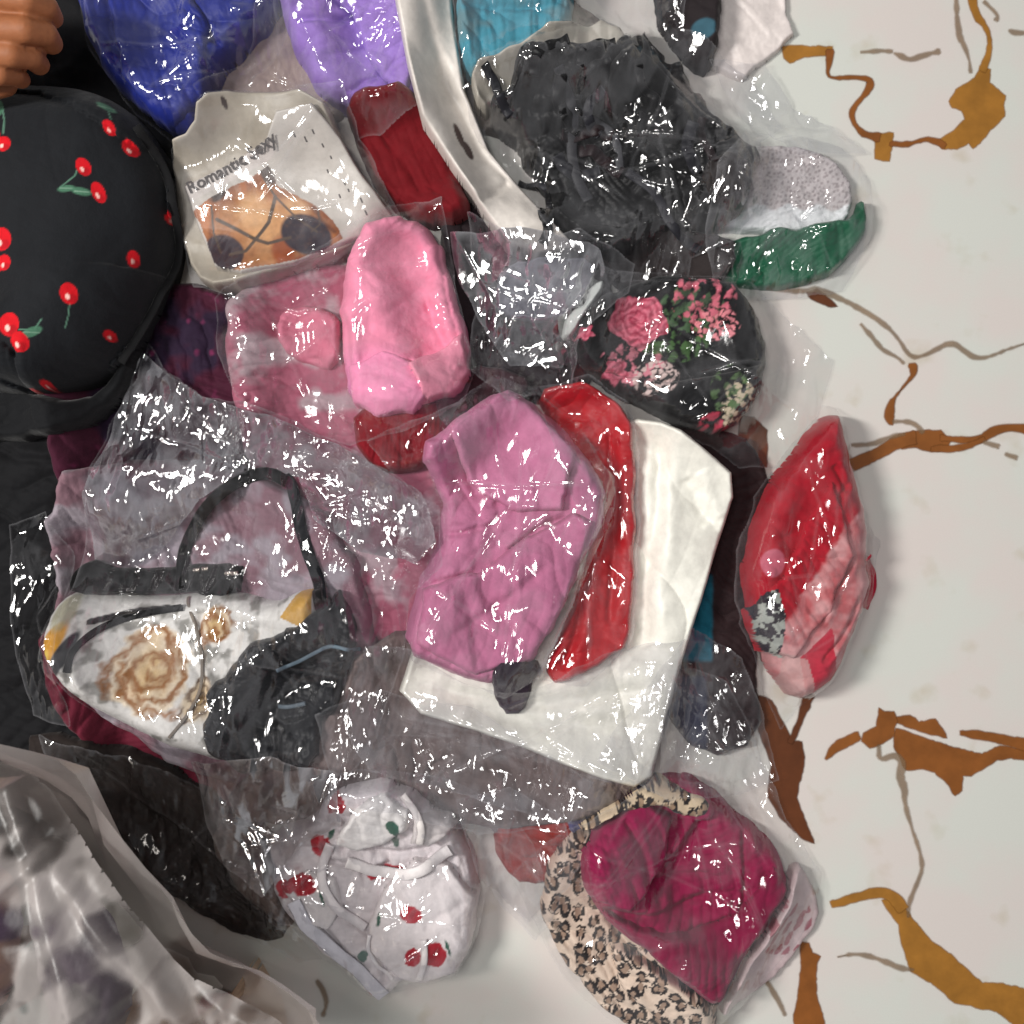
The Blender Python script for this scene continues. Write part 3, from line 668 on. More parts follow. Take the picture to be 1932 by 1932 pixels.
# ------------------------------------------------------------------ black floral bundle
def floral(x, y, b, d):
    n = fbm(x, y, 14, 81)
    def rose(b, cx, cy, r, s=1.0):
        dx, dy = x - cx, (y - cy) * 1.25; rr = np.hypot(dx, dy) + 5 * n; th = np.arctan2(dy, dx)
        m = np.clip((r - rr + 4 * np.sin(5 * th)) / 2, 0, 1); v = 0.5 + 0.5 * np.sin(rr * 0.42 + 2.2 * th + 3 * n)
        c = s2l((226, 120, 142)) * v[..., None] + s2l((176, 62, 88)) * (1 - v[..., None])
        return b * (1 - m[..., None]) + c * m[..., None]
    def cluster(b, cx, cy, rx, ry, c1, seed, s=17, th=0.52):
        d1, d2, idd = cells(x + 9 * n + 5 * fbm(x, y, 7, 84), y - 9 * n, s, seed); m = np.clip((ell(x, y, cx, cy, rx, ry, 0, 10) - 0.2) * 4, 0, 1) * np.clip((th + 0.14 * fbm(x, y, 6, seed + 5) - d1) * 5, 0, 1) * (idd > 0.2)
        return mixc(b, m.astype(float), c1)
    b = cluster(b, 1270, 650, 60, 36, (72, 104, 60), 90); b = cluster(b, 1300, 590, 60, 40, (70, 96, 66), 91); b = cluster(b, 1375, 740, 36, 46, (86, 112, 72), 92)
    b = cluster(b, 1320, 570, 60, 44, (214, 110, 128), 93); b = cluster(b, 1345, 615, 44, 30, (230, 140, 150), 94, 12); b = cluster(b, 1190, 690, 60, 36, (216, 130, 146), 95)
    b = cluster(b, 1235, 715, 40, 30, (214, 190, 186), 96, 10); b = cluster(b, 1395, 770, 36, 50, (196, 180, 156), 97, 12); b = cluster(b, 1350, 800, 30, 20, (190, 60, 84), 98)
    b = rose(b, 1200, 612, 56); b = rose(b, 1160, 705, 24); b = rose(b, 1100, 640, 15)
    return b
flo = cloth('folded_shirt', [(1075,640),(1120,570),(1200,530),(1310,520),(1400,540),(1450,620),(1450,710),(1410,790),(1350,820),(1280,800),(1180,750),(1100,700)], 46, 24, (11,11,14), (150,0.04,0.006),
      [([(1180,660),(1280,680),(1400,660)],5,3.5),([(1090,690),(1200,740),(1300,770)],4,3.5),([(1240,720),(1330,720),(1420,690)],4,3)], M_fab, seed=42, cell=0.0009, paint=floral,
      label='black shirt printed with pink roses in a clear bag', cat='shirt')
cloth('hem', [(1105,695),(1250,722),(1430,690),(1425,775),(1352,818),(1280,798),(1180,748)], 8, 5, (10,10,13), (150,0.04,0.005), (), M_fab, flo, seed=142, paint=floral)
cloth('care_tag', [(1060,610),(1075,590),(1100,575),(1120,540),(1140,530),(1130,560),(1095,600),(1078,640),(1062,640)], 6, 3, (205,210,206), (60,0.08,0.001), (), M_card, seed=43, label='white looped tag beside the rose printed shirt', cat='tag')
film('plastic_bag', [(1060,600),(1130,510),(1260,520),(1420,530),(1500,590),(1590,670),(1560,790),(1500,880),(1400,880),(1340,840),(1190,790),(1080,710)],
     'clear bag around the black rose printed shirt with a loose flap on the floor', M_soft, 0.9, seed=107, veil=0.07)

# ------------------------------------------------------------------ printed card in its sleeve
card = thing('product_card', 'white product card printed with a strappy bra photo in a clear sleeve', 'card')
cloth('backing', [(325,285),(380,265),(400,215),(470,195),(620,195),(660,300),(740,400),(690,470),(560,520),(430,560),(370,530),(335,430)], 34, 5, (168,160,148), (60,0.09,0.002),
      (), M_card, card, crumple=0.3, seed=51, smooth=1, rough=0.0004, paint=lambda x,y,b,d: mixc(b, ell(x,y,446,226,5,9,-15), (70,60,58)))
def photo(x, y, b, d):
    W = s2l((188, 182, 176)); b = b * 0 + W
    wx = 3 * fbm(x, y, 30, 64)
    pic = inside(x + wx, y - wx, [(366,398),(400,372),(440,352),(470,340),(508,314),(522,350),(548,362),(590,384),(628,418),(650,452),(610,480),(560,498),(500,512),(465,520),(425,515),(408,500),(392,460)])
    n = fbm(x, y, 26, 61)
    cd = np.clip(np.hypot((x - 500) / 120, (y - 430) / 95) + 0.35 * n, 0, 1)[..., None]
    sk = (s2l((212, 160, 112)) * (1 - cd) + s2l((138, 78, 42)) * cd) * (1 + 0.2 * fbm(x, y, 9, 62)[..., None]); b = np.where(pic[..., None], sk, b)
    def on(b, m, c): return mixc(b, np.clip(m * (1 + 0.12 * fbm(x, y, 8, 63)), 0, 1) * pic, c)
    b = on(b, ell(x, y, 405, 362, 26, 20, -30, 6), (52, 40, 38)); b = on(b, ell(x, y, 505, 325, 14, 28, -28, 5), (58, 42, 34))
    b = on(b, ell(x, y, 388, 400, 16, 44, -12, 10) * 0.7, (186, 112, 62)); b = on(b, ell(x, y, 610, 440, 52, 12, 38, 8) * 0.8, (188, 116, 58))
    b = on(b, ell(x, y, 458, 350, 6, 22, -15, 5) * 0.7, (176, 104, 54)); b = on(b, ell(x, y, 540, 480, 20, 32, -20, 8) * 0.85, (150, 72, 40))
    b = on(b, line(x, y, [(592,392),(608,418),(632,440)], 7, 5) * 0.8, (96, 52, 30)); b = on(b, line(x, y, [(404,400),(398,440),(412,480)], 8, 6) * 0.7, (110, 62, 36))
    b = on(b, ell(x, y, 480, 400, 26, 34, -20, 16) * 0.5, (226, 182, 136)); b = on(b, ell(x, y, 560, 392, 26, 16, 30, 10) * 0.5, (226, 180, 130))
    b = on(b, ell(x, y, 428, 482, 44, 34, 40, 4), (58, 48, 56)); b = on(b, ell(x, y, 580, 446, 52, 38, 30, 5), (52, 44, 54))
    for p, w in [([(500,340),(520,372),(560,412),(600,440)], 4), ([(400,390),(404,440),(420,480)], 4), ([(410,415),(450,435),(485,455)], 7), ([(520,372),(508,420),(485,455)], 7),
                 ([(485,455),(470,480),(440,485)], 7), ([(485,455),(510,464),(550,452)], 7), ([(600,395),(605,425),(590,440)], 3)]:
        b = on(b, line(x, y, p, w), (84, 70, 62))
    strip = (line(x, y, [(352, 365), (505, 288)], 36) > 0.5) & ~pic
    b = np.where(strip[..., None], s2l((196, 188, 184)), b)
    return b
cloth('printed_face', [(345,350),(505,272),(530,225),(600,215),(650,270),(690,340),(745,405),(700,440),(655,460),(560,505),(465,525),(410,510),(372,430)], 9, 3, (190,184,178), (60,0.1,0.0012), (),
      M_card, card, seed=52, smooth=0, rough=0.0003, crumple=0.12, paint=photo, cell=0.0009)
# lettering on the card's white band and on its side panel
def text(body, px, py, size_px, deg, parent, col, z, name='lettering', label=None, shear=0.0):
    cu = bpy.data.curves.new(name, 'FONT'); cu.body = body; cu.size = size_px * U; cu.extrude = 0.00005; cu.resolution_u = 2; cu.align_x = 'LEFT'; cu.offset = 0.0003
    cu.shear = shear
    o = bpy.data.objects.new(name, cu)
    me = bpy.data.meshes.new_from_object(o); bpy.data.objects.remove(o)
    ob = bpy.data.objects.new(name, me); C.objects.link(ob); me.materials.append(col)
    n = len(me.vertices); co = np.zeros(n * 3); me.vertices.foreach_get('co', co); co = co.reshape(-1, 3)
    a = math.radians(deg); X, Y = P(px, py, z)
    x = co[:, 0] * math.cos(a) - co[:, 1] * math.sin(a) + X; y = co[:, 0] * math.sin(a) + co[:, 1] * math.cos(a) + Y
    zz = sampH(x, y, smoothH((x.min(), y.min(), x.max(), y.max()), 3, 3)) + 0.0008 + co[:, 2]
    me.vertices.foreach_set('co', np.stack([x, y, zz], 1).ravel()); me.update(); ob.parent = parent
    return ob
M_ink = simple('print_ink', (62, 56, 56), 0.6)
zc = float(sampH(np.array([P(480, 350, 0.04)[0]]), np.array([P(480, 350, 0.04)[1]]))[0])
text('Romantic Sexy', 358, 366, 31, 27, card, M_ink, zc)
rng = random.Random(9)
for (x, y) in [(560,262),(580,268),(596,258),(626,300),(634,330),(618,322),(640,368),(658,360),(668,384),(682,378),(690,400),(650,345),(612,280)]:
    a = rng.uniform(-80, -60); L = rng.uniform(5, 9)
    ribbon('print_mark', [(x, y), (x + L * 0.4, y + L)], 2.6, (96, 92, 92), card, M_card, th=0.0002, lift=0.0004, z=zc, wave=0)
film('plastic_sleeve', [(320,280),(375,250),(395,200),(480,180),(650,165),(680,260),(760,410),(700,480),(640,500),(450,565),(355,535),(322,400)], 'clear sleeve around the card with the bra photo', M_soft, 0.55, seed=108,
     veil=0.10, cat='plastic sleeve', group=None, fine=0.6, lift=0.0045)

cloth('folded_shirt', [(840,700),(930,690),(1010,720),(960,780),(860,830),(820,780)], 14, 8, (58,34,40), (60,0.03,0.004), seed=47, label='small aubergine shirt scrap between the pink roll and the mauve shirt', cat='shirt')
# ------------------------------------------------------------------ the pink roll and its bag
pnk = cloth('rolled_shirt', [(640,560),(660,470),(710,420),(780,405),(825,440),(850,520),(880,620),(885,700),(860,740),(800,770),(720,780),(660,760),(650,680)], 52, 34, (236,142,172), (100,0.07,0.003),
      [([(800,560),(840,650),(850,720)],3,4),([(640,590),(665,640),(660,720)],5,3.5),([(770,690),(800,720),(830,735)],6,3),([(700,430),(760,450),(830,520)],2,5),([(670,720),(720,740),(800,770)],4,3)], M_fab, seed=55,
      paint=lambda x,y,b,d: mixc(b, np.clip((y-650)/90,0,1)*np.clip((800-x)/60,0,1)*0.5, (214,128,196)), label='baby pink shirt rolled up in a clear bag', cat='shirt')
cloth('hem', [(655,690),(720,662),(785,682),(805,745),(780,778),(710,783),(662,762)], 4, 3, (234,142,180), (100,0.04,0.003), (), M_fab, pnk, seed=155)
cloth('sleeve', [(772,690),(820,660),(876,625),(884,700),(856,748),(812,762)], 4, 3, (236,146,172), (60,0.04,0.003), (), M_fab, pnk, seed=156)
cloth('folded_brief', [(520,600),(560,570),(620,580),(650,620),(640,700),(580,690),(530,660)], 10, 8, (196,112,134), (60,0.02,0.003), (), seed=56, label='dusty pink brief left of the pink roll', cat='briefs')
film('plastic_bag', [(400,560),(480,520),(560,500),(650,440),(740,390),(835,370),(845,460),(895,690),(880,760),(780,810),(660,840),(540,800),(440,745),(400,660)],
     'clear bag around the baby pink roll', M_soft, 0.9, seed=109, veil=0.10, creases=[([(640,620),(690,580),(735,555)],2.5,2.5),([(470,560),(560,585),(630,570)],2.5,3)])

# ------------------------------------------------------------------ the white mailer with mauve and red bundles on it
cloth('poly_mailer', [(1180,785),(1260,800),(1330,850),(1392,905),(1350,1040),(1290,1230),(1250,1380),(1225,1490),(1100,1450),(950,1390),(745,1325),(780,1220),(860,1000),(1000,850)],
      30, 6, (232,230,220), (20,0.13,0.004), [([(1235,820),(1245,950),(1210,1100),(1215,1220)],5,6),([(1290,900),(1330,990)],3,6),([(820,1290),(1000,1330),(1240,1290)],3,7),([(880,1330),(1050,1370),(1200,1350)],3,8)],
      M_poly, crumple=0.35, seed=61, smooth=1, rough=0.0006, label='large square white mailer under the mauve and red bundles', cat='mailer bag')
cloth('rolled_shirt', [(1010,740),(1080,715),(1150,740),(1195,800),(1200,950),(1195,1100),(1188,1210),(1130,1250),(1060,1290),(1020,1260),(1080,1150),(1120,1000),(1090,850),(1040,790)], 18, 9, (178,14,26), (95,0.04,0.004),
      [([(1150,800),(1165,950),(1150,1180)],5,4),([(1110,1050),(1090,1180),(1060,1260)],5,4)], M_satin, seed=62, label='scarlet shirt folded along the edge of the white mailer', cat='shirt')
mau = cloth('rolled_shirt', [(790,850),(860,790),(940,725),(1000,745),(1060,800),(1120,880),(1150,950),(1110,1050),(1060,1160),(1000,1260),(940,1290),(860,1270),(760,1220),(775,1120),(830,1010),(830,930)],
      46, 24, (192,116,150), (30,0.08,0.004),
      [([(930,960),(960,920),(980,890)],3,3),([(840,1008),(900,1003),(945,985)],3,3),([(955,1045),(1010,1000),(1070,975)],4,3),([(790,1110),(850,1090),(900,1080)],3,3),
       ([(880,880),(905,960),(890,1040)],2,4),([(990,905),(1050,900),(1090,890)],3,3),([(870,1180),(960,1120),(1020,1080)],3,4),([(960,760),(1030,840),(1080,900)],2.5,3)],
      M_fab, seed=63, fold2=(120,0.035,0.002), label='mauve pink shirt folded flat in the middle of the pile', cat='shirt')
cloth('sleeve', [(850,815),(940,735),(1000,752),(1085,850),(1060,965),(960,968),(880,905)], 7, 5, (196,120,154), (30,0.05,0.004), (), M_fab, mau, seed=163)
cloth('hem', [(795,1112),(900,1080),(960,1038),(1080,968),(1122,985),(1062,1150),(1000,1250),(900,1272),(788,1215)], 7, 5, (188,112,146), (30,0.05,0.004), [([(850,1200),(950,1140),(1040,1060)],2,4)], M_fab, mau, seed=164)
cloth('folded_brief', [(935,1250),(975,1235),(1030,1250),(1000,1300),(985,1345),(945,1350),(928,1300)], 5, 4, (52,40,52), (60,0.02,0.003), (), seed=64, label='tiny dark purple brief below the mauve shirt', cat='briefs')
film('plastic_bag', [(1000,730),(1110,705),(1190,760),(1210,850),(1205,1100),(1195,1210),(1110,1300),(1010,1280),(1080,1130),(1100,1000)], 'clear bag around the scarlet shirt', M_film, 0.8, seed=110, veil=0.05, dr=2, br=5)
film('plastic_bag', [(690,830),(860,760),(930,700),(1010,730),(1090,800),(1160,900),(1160,960),(1110,1080),(1020,1280),(950,1320),(780,1250),(730,1120),(800,980)],
     'clear bag around the mauve pink shirt', M_film, 0.8, seed=111, veil=0.09, creases=[([(960,1090),(985,1030),(1010,980)],2,2),([(800,1200),(850,1120),(900,1050)],2,2.5),([(1115,990),(1150,900),(1130,830)],2,2)])
film('plastic_bag', [(690,1220),(780,1215),(900,1290),(1000,1300),(1130,1230),(1290,1205),(1285,1270),(1245,1420),(1225,1500),(1100,1560),(960,1530),(860,1500),(700,1460),(640,1350)],
     'clear bag spread over the lower half of the white mailer', M_film, 1.2, seed=112, veil=0.22, creases=[([(850,1465),(980,1400),(1130,1325)],3.5,2.5),([(1180,1500),(1240,1400),(1290,1210)],1.5,2)])

# ------------------------------------------------------------------ gold rose bra with black straps, navy garment
# a second loose sheet of the same wrapper folded over the shoulder of the pile
film('film_sheet', [(262,660),(310,700),(380,750),(520,790),(660,850),(800,930),(830,1020),(790,1060),(680,1040),(600,980),(560,900),(470,890),(380,940),(300,1040),(240,1075),(175,1060),(180,930),(215,790)],
     'loose glittering sheet of film above the black bra strap', M_shiny, 1.3, seed=114, veil=0.22, cat='plastic film', group=None)

bra = thing('bra', 'white bra printed with gold roses and fitted with black straps', 'bra')
def goldrose(x, y, b, d):
    n = fbm(x, y, 22, 121); n2 = fbm(x, y, 40, 131)
    b = mixc(b, np.clip(fbm(x, y, 26, 133) * 4 - 0.5, 0, 1) * 0.85, (120, 118, 112))
    for cx, cy, r, s in [(298, 1262, 74, 1), (410, 1180, 34, 0.8), (385, 1318, 36, 0.5)]:
        dx, dy = (x - cx), (y - cy) * 0.88; rr = np.hypot(dx, dy); th = np.arctan2(dy, dx); rr = rr + 11 * n + 5 * fbm(x, y, 9, 127)
        m = np.clip((r - rr) / 8, 0, 1); g = np.clip(rr / r + 0.3 * n, 0, 1)
        c = s2l((206, 172, 116)) * (1 - g[..., None]) + s2l((226, 212, 190)) * g[..., None]
        b = b * (1 - 0.92 * m[..., None]) + c * 0.92 * m[..., None]
        rg = random.Random(int(cx))
        for k in range(int(11 * s + 4)):
            pr = r * (0.12 + 0.8 * k / (11 * s + 4)); a0 = 2.4 * k; ox, oy = cx + rg.uniform(-.28, .28) * r, cy + rg.uniform(-.28, .28) * r
            w_ = np.abs(np.hypot((x - ox) * (1 + rg.uniform(-.15, .15)), (y - oy) * 0.88) - pr + 13 * n + 5 * fbm(x, y, 10, 128))
            an = np.cos(np.arctan2(y - oy, x - ox) - a0)
            b = mixc(b, np.clip(1 - w_ / (8.5 * s), 0, 1) * np.clip((an - 0.25) * 2.5, 0, 1) * 0.95, (140, 88, 36) if s > 0.6 else (84, 52, 28))
    b = mixc(b, ell(x, y, 137, 1206, 17, 44, 25, 4), (206, 146, 36)); b = mixc(b, ell(x, y, 148, 1150, 18, 32, 10, 6) * 0.7, (150, 146, 110))
    b = mixc(b, ell(x, y, 128, 1232, 8, 20, 20, 3), (236, 200, 90))
    m = inside(x, y, [(570,1115),(598,1100),(598,1160),(575,1175),(540,1160)]).astype(float); b = mixc(b, m, (190, 148, 76))
    b = mixc(b, line(x, y, [(190, 1168), (260, 1152), (320, 1146)], 12), (36, 32, 34))
    b = mixc(b, ell(x, y, 160, 1222, 12, 44, 24, 3), (34, 34, 38))
    return b
cloth('cup', [(122,1118),(170,1115),(250,1125),(310,1128),(380,1118),(455,1120),(520,1140),(570,1112),(612,1108),(610,1200),(520,1260),(470,1330),(440,1440),(380,1425),(300,1395),(205,1340),(135,1265),(108,1220)],
      34, 18, (216,214,210), (60,0.05,0.003), [([(185,1180),(260,1156),(350,1148)],4,3),([(395,1135),(360,1230),(390,1290),(400,1360)],3,4),([(175,1190),(160,1240),(190,1310)],5,3)],
      M_satin, bra, crumple=0.4, smooth=2, seed=71, paint=goldrose)
cloth('band', [(150,1066),(200,1058),(250,1070),(350,1066),(455,1062),(458,1090),(456,1122),(350,1120),(250,1122),(160,1118),(145,1095)], 5, 4, (11,11,12), (90,0.03,0.001), (), M_fab, bra, seed=72)
ribbon('strap', [(345,1112),(340,1050),(352,1015),(385,965),(430,925),(480,898),(515,892),(545,910)], 23, (10,10,12), bra, M_fab)
ribbon('strap', [(532,898),(556,930),(566,990),(580,1040),(596,1080),(612,1125),(620,1190)], 22, (12,14,20), bra, M_fab)
ribbon('trim', [(146,1262),(150,1225),(178,1187),(240,1163),(330,1150)], 13, (10,10,12), bra, M_fab)
ribbon('trim', [(345,1128),(372,1190),(385,1260),(372,1330),(330,1385)], 6, (120,112,104), bra, M_fab, th=0.0008)
ribbon('trim', [(597,1112),(606,1150),(612,1200)], 16, (12,12,14), bra, M_fab)
for (x, y) in [(372,1078),(388,1076),(432,1084),(444,1084)]:
    ribbon('hook', [(x-6,y-2),(x+6,y-3)], 8, (190,150,110), bra, M_metal, th=0.0014)
blk2 = thing('folded_brief', 'navy black crumpled brief lying on the gold rose bra', 'briefs')
dk = [(390,1330),(420,1280),(470,1220),(515,1195),(570,1170),(605,1150),(640,1110),(672,1150),(680,1230),(650,1290),(625,1340),(600,1365),(602,1430),(590,1455),(520,1452),(440,1462),(408,1410)]
cloth('body', dk, 22, 12, (9,11,17), (40,0.035,0.006), [([(525,1215),(560,1260),(640,1225)],5,3),([(430,1390),(500,1380),(590,1350)],6,3.5),([(520,1200),(520,1330),(530,1430)],4,3)], M_satin, blk2, seed=73, rag=0.008, fold2=(110,0.022,0.003))
ribbon('elastic', [(523,1265),(560,1250),(600,1228),(625,1215),(655,1222),(678,1228)], 7, (92,108,120), blk2, M_satin)
ribbon('elastic', [(524,1333),(550,1332),(578,1326)], 8, (84,96,106), blk2, M_satin)

film('plastic_bag', [(268,640),(300,690),(370,745),(480,765),(620,825),(720,880),(835,960),(838,1060),(775,1130),(770,1220),(730,1330),(700,1420),(640,1480),(540,1490),(440,1470),(300,1410),(170,1300),(100,1220),(150,1090),(175,940),(205,790),(248,720)],
     'large crisp crumpled bag over the gold rose bra', M_film, 1.25, seed=113, veil=0.05, creases=[([(210,1330),(300,1400),(440,1400)],2,3),([(300,900),(420,860),(560,850),(760,900)],3,6)], tent=1.1)
# ------------------------------------------------------------------ white garment with red roses
def redrose(x, y, b, d):
    n = fbm(x, y, 7, 141) * 3
    for cx, cy, rx, ry, a in [(648,1499,13,15,20),(611,1586,15,21,-10),(541,1668,11,15,-20),(572,1668,22,17,10),(729,1639,28,10,-12),(777,1721,17,13,10),(780,1801,12,15,20),(821,1795,17,20,0),(700,1880,10,10,0)]:
        b = mixc(b, ell(x + n, y - n, cx, cy, rx * 1.25, ry * 1.2, a), (176, 22, 42)); b = mixc(b, ell(x, y, cx + 2, cy - 1, rx * 0.3, ry * 0.8, a + 30, 2) * 0.4, (110, 10, 26))
    for cx, cy, rx, ry, a in [(742,1556,12,16,-30),(750,1572,6,14,-20),(688,1795,9,14,20),(632,1560,5,13,30),(608,1690,4,18,-10),(716,1730,4,14,10),(846,1782,3,16,-15)]:
        b = mixc(b, ell(x + n, y, cx, cy, rx, ry, a), (52, 92, 78))
    return b
wr = thing('folded_shirt', 'white shirt printed with red roses bundled at the bottom centre', 'shirt')
cloth('body', [(480,1640),(510,1570),(590,1540),(640,1480),(720,1460),(800,1490),(860,1560),(900,1620),(905,1700),(890,1780),(860,1830),(800,1860),(760,1850),(730,1885),(690,1880),(650,1830),(590,1790),(540,1720)],
      46, 22, (216,208,210), (55,0.04,0.006), [([(660,1560),(720,1600),(800,1600),(860,1560)],6,3.5),([(620,1620),(700,1640),(740,1620)],5,3),([(570,1700),(620,1760),(700,1830)],7,5),([(740,1700),(720,1780),(730,1850)],6,3.5),([(640,1500),(670,1560),(640,1610)],5,3)],
      M_fab, wr, seed=74, paint=redrose, fold2=(140,0.03,0.003))
cloth('sleeve', [(664,1531),(698,1497),(732,1494),(776,1525),(766,1569),(715,1600),(670,1613),(630,1596)], 10, 5, (228,224,222), (40,0.03,0.003), (), M_fab, wr, seed=175, paint=redrose)
cloth('sleeve', [(782,1531),(848,1540),(862,1565),(810,1605),(775,1590)], 8, 4, (214,206,204), (80,0.03,0.003), (), M_fab, wr, seed=176, paint=redrose)
cloth('sleeve', [(530,1670),(578,1640),(635,1660),(650,1716),(616,1755),(568,1735)], 9, 5, (220,214,214), (20,0.03,0.003), (), M_fab, wr, seed=177, paint=redrose)
cloth('sleeve', [(722,1675),(787,1620),(852,1631),(900,1692),(890,1791),(865,1836),(797,1856),(749,1846),(698,1795),(695,1743)], 15, 7, (226,218,218), (40,0.06,0.003), ([(880,1700),(840,1720),(800,1750)],)and[([(880,1700),(840,1720),(800,1750)],2,4)], M_fab, wr, seed=75, paint=redrose)
ribbon('edging', [(560,1690),(590,1750),(640,1800),(700,1850),(725,1880)], 26, (206,204,212), wr, M_satin)
ribbon('strap', [(655,1625),(720,1650),(790,1640),(850,1600)], 22, (224,218,218), wr, M_satin, th=0.004)
ribbon('strap', [(625,1590),(600,1650),(640,1720),(690,1750)], 18, (222,216,218), wr, M_satin, th=0.004)
ribbon('strap', [(800,1770),(803,1810),(790,1850)], 12, (230,224,224), wr, M_satin, th=0.003)
ribbon('strap', [(760,1500),(800,1550),(790,1600)], 14, (214,208,206), wr, M_satin, th=0.003)
ribbon('edging', [(700,1755),(695,1790),(715,1830),(742,1845)], 7, (225,220,222), wr, M_satin)
cloth('folded_shirt', [(400,1560),(470,1540),(520,1600),(530,1700),(560,1760),(500,1730),(430,1670),(395,1610)], 12, 8, (112,98,92), (60,0.02,0.003), (), seed=76,
      label='taupe slip folded left of the red rose bundle', cat='shirt', paint=lambda x,y,b,d: mixc(b, np.clip(fbm(x,y,25,51)*3,0,1), (60,48,46)))
film('plastic_bag', [(380,1440),(540,1470),(680,1440),(850,1470),(960,1520),(1010,1600),(1040,1720),(1000,1770),(920,1690),(905,1760),(860,1850),(760,1880),(690,1895),(600,1820),(520,1760),(430,1680),(390,1560)],
     'clear bag around the red rose printed bundle', M_film, 1.0, seed=115, veil=0.09)

# ------------------------------------------------------------------ burgundy bundle with leopard trim
def leopard(x, y, b, d):
    d1, d2, idd = cells(x + 4 * fbm(x, y, 20, 151), (y + 4 * fbm(x, y, 20, 152)) * 0.72, 23, 153)
    r = 0.36 + 0.12 * fbm(x, y, 6, 154)
    b = mixc(b, (d1 < 0.26).astype(float) * 0.7, (120, 84, 60))
    ring = (np.abs(d1 - r) < 0.13) & (fbm(x, y, 7, 155) > -0.25)
    return mixc(b, ring.astype(float), (30, 22, 22))
bur = thing('folded_shirt', 'burgundy shirt with leopard print trim in a clear bag at the bottom right', 'shirt')
cloth('leopard_trim', [(1060,1580),(1100,1540),(1180,1580),(1230,1700),(1300,1780),(1350,1840),(1365,1900),(1340,1980),(1200,1960),(1110,1880),(1050,1800),(1015,1720),(1030,1640)], 34, 18, (222,200,182), (60,0.04,0.005),
      [([(1100,1560),(1130,1680),(1180,1780),(1260,1860)],7,4),([(1040,1720),(1100,1820),(1180,1900)],5,4)], M_fab, bur, seed=81, paint=leopard)
_b = cloth('body', [(1088,1610),(1110,1560),(1180,1510),(1250,1465),(1330,1480),(1400,1540),(1470,1600),(1500,1680),(1450,1760),(1400,1830),(1350,1890),(1290,1850),(1190,1760),(1120,1720)], 40, 24, (140,14,66), (60,0.05,0.005),
      [([(1240,1660),(1300,1580),(1320,1540)],7,4),([(1180,1560),(1230,1640),(1240,1700)],5,3.5),([(1130,1690),(1230,1720),(1330,1690)],6,4),([(1400,1560),(1410,1680),(1380,1800)],6,3.5),([(1200,1760),(1300,1760),(1400,1720)],4,4),([(1310,1480),(1370,1540),(1390,1500)],6,3)],
      M_fab, bur, seed=82, fold2=(150,0.03,0.004))
cloth('sleeve', [(1095,1610),(1130,1555),(1210,1510),(1272,1545),(1262,1640),(1190,1722),(1122,1700)], 9, 5, (142,16,70), (50,0.028,0.005), [([(1180,1540),(1215,1600),(1225,1680)],4,3)], M_fab, bur, seed=182)
cloth('hem', [(1118,1700),(1200,1742),(1300,1762),(1400,1728),(1462,1640),(1495,1690),(1422,1790),(1352,1885),(1280,1840),(1190,1765)], 8, 5, (130,12,60), (150,0.03,0.004), (), M_fab, bur, seed=183)
cloth('loop', [(1272,1480),(1306,1468),(1348,1505),(1350,1545),(1315,1555),(1290,1520)], 12, 9, (150,26,78), (50,0.03,0.002), (), M_fab, bur, seed=184)
cloth('leopard_trim', [(1180,1510),(1230,1480),(1280,1490),(1340,1520),(1330,1545),(1280,1545),(1230,1510),(1150,1540),(1100,1570),(1090,1555)], 6, 5, (222,200,170), (60,0.04,0.001), (), M_fab, bur, seed=83, paint=leopard)
cloth('leopard_trim', [(1145,1790),(1180,1785),(1260,1840),(1340,1880),(1350,1960),(1270,1940),(1190,1890)], 12, 9, (226,204,186), (60,0.03,0.003), (), M_fab, bur, seed=84, paint=leopard)
cloth('hang_tag', [(1500,1620),(1540,1680),(1550,1740),(1500,1810),(1430,1880),(1350,1920),(1370,1850),(1420,1780),(1470,1700)], 14, 7, (196,176,178), (60,0.07,0.002), (), M_card, bur, seed=85,
      paint=lambda x,y,b,d: mixc(b, ((cells(x*1.0+y*0.55,y*0.45,17,161)[0]<0.36)&(ell(x,y,1480,1745,50,60,30,5)>0.3)).astype(float)*0.8, (150,70,86)))
film('plastic_bag', [(1060,1560),(1150,1510),(1250,1450),(1240,1330),(1290,1260),(1380,1290),(1440,1420),(1500,1560),(1570,1670),(1550,1740),(1520,1790),(1440,1880),(1350,1960),(1200,1990),(1060,1860),(1000,1740),(960,1660)],
     'clear bag around the burgundy leopard trimmed shirt', M_soft, 0.9, seed=116, veil=0.08, creases=[([(1345,1580),(1390,1640),(1440,1760)],4,4),([(1270,1380),(1360,1500),(1450,1640)],2.5,2),([(1360,1300),(1430,1430),(1540,1640)],2,2)])

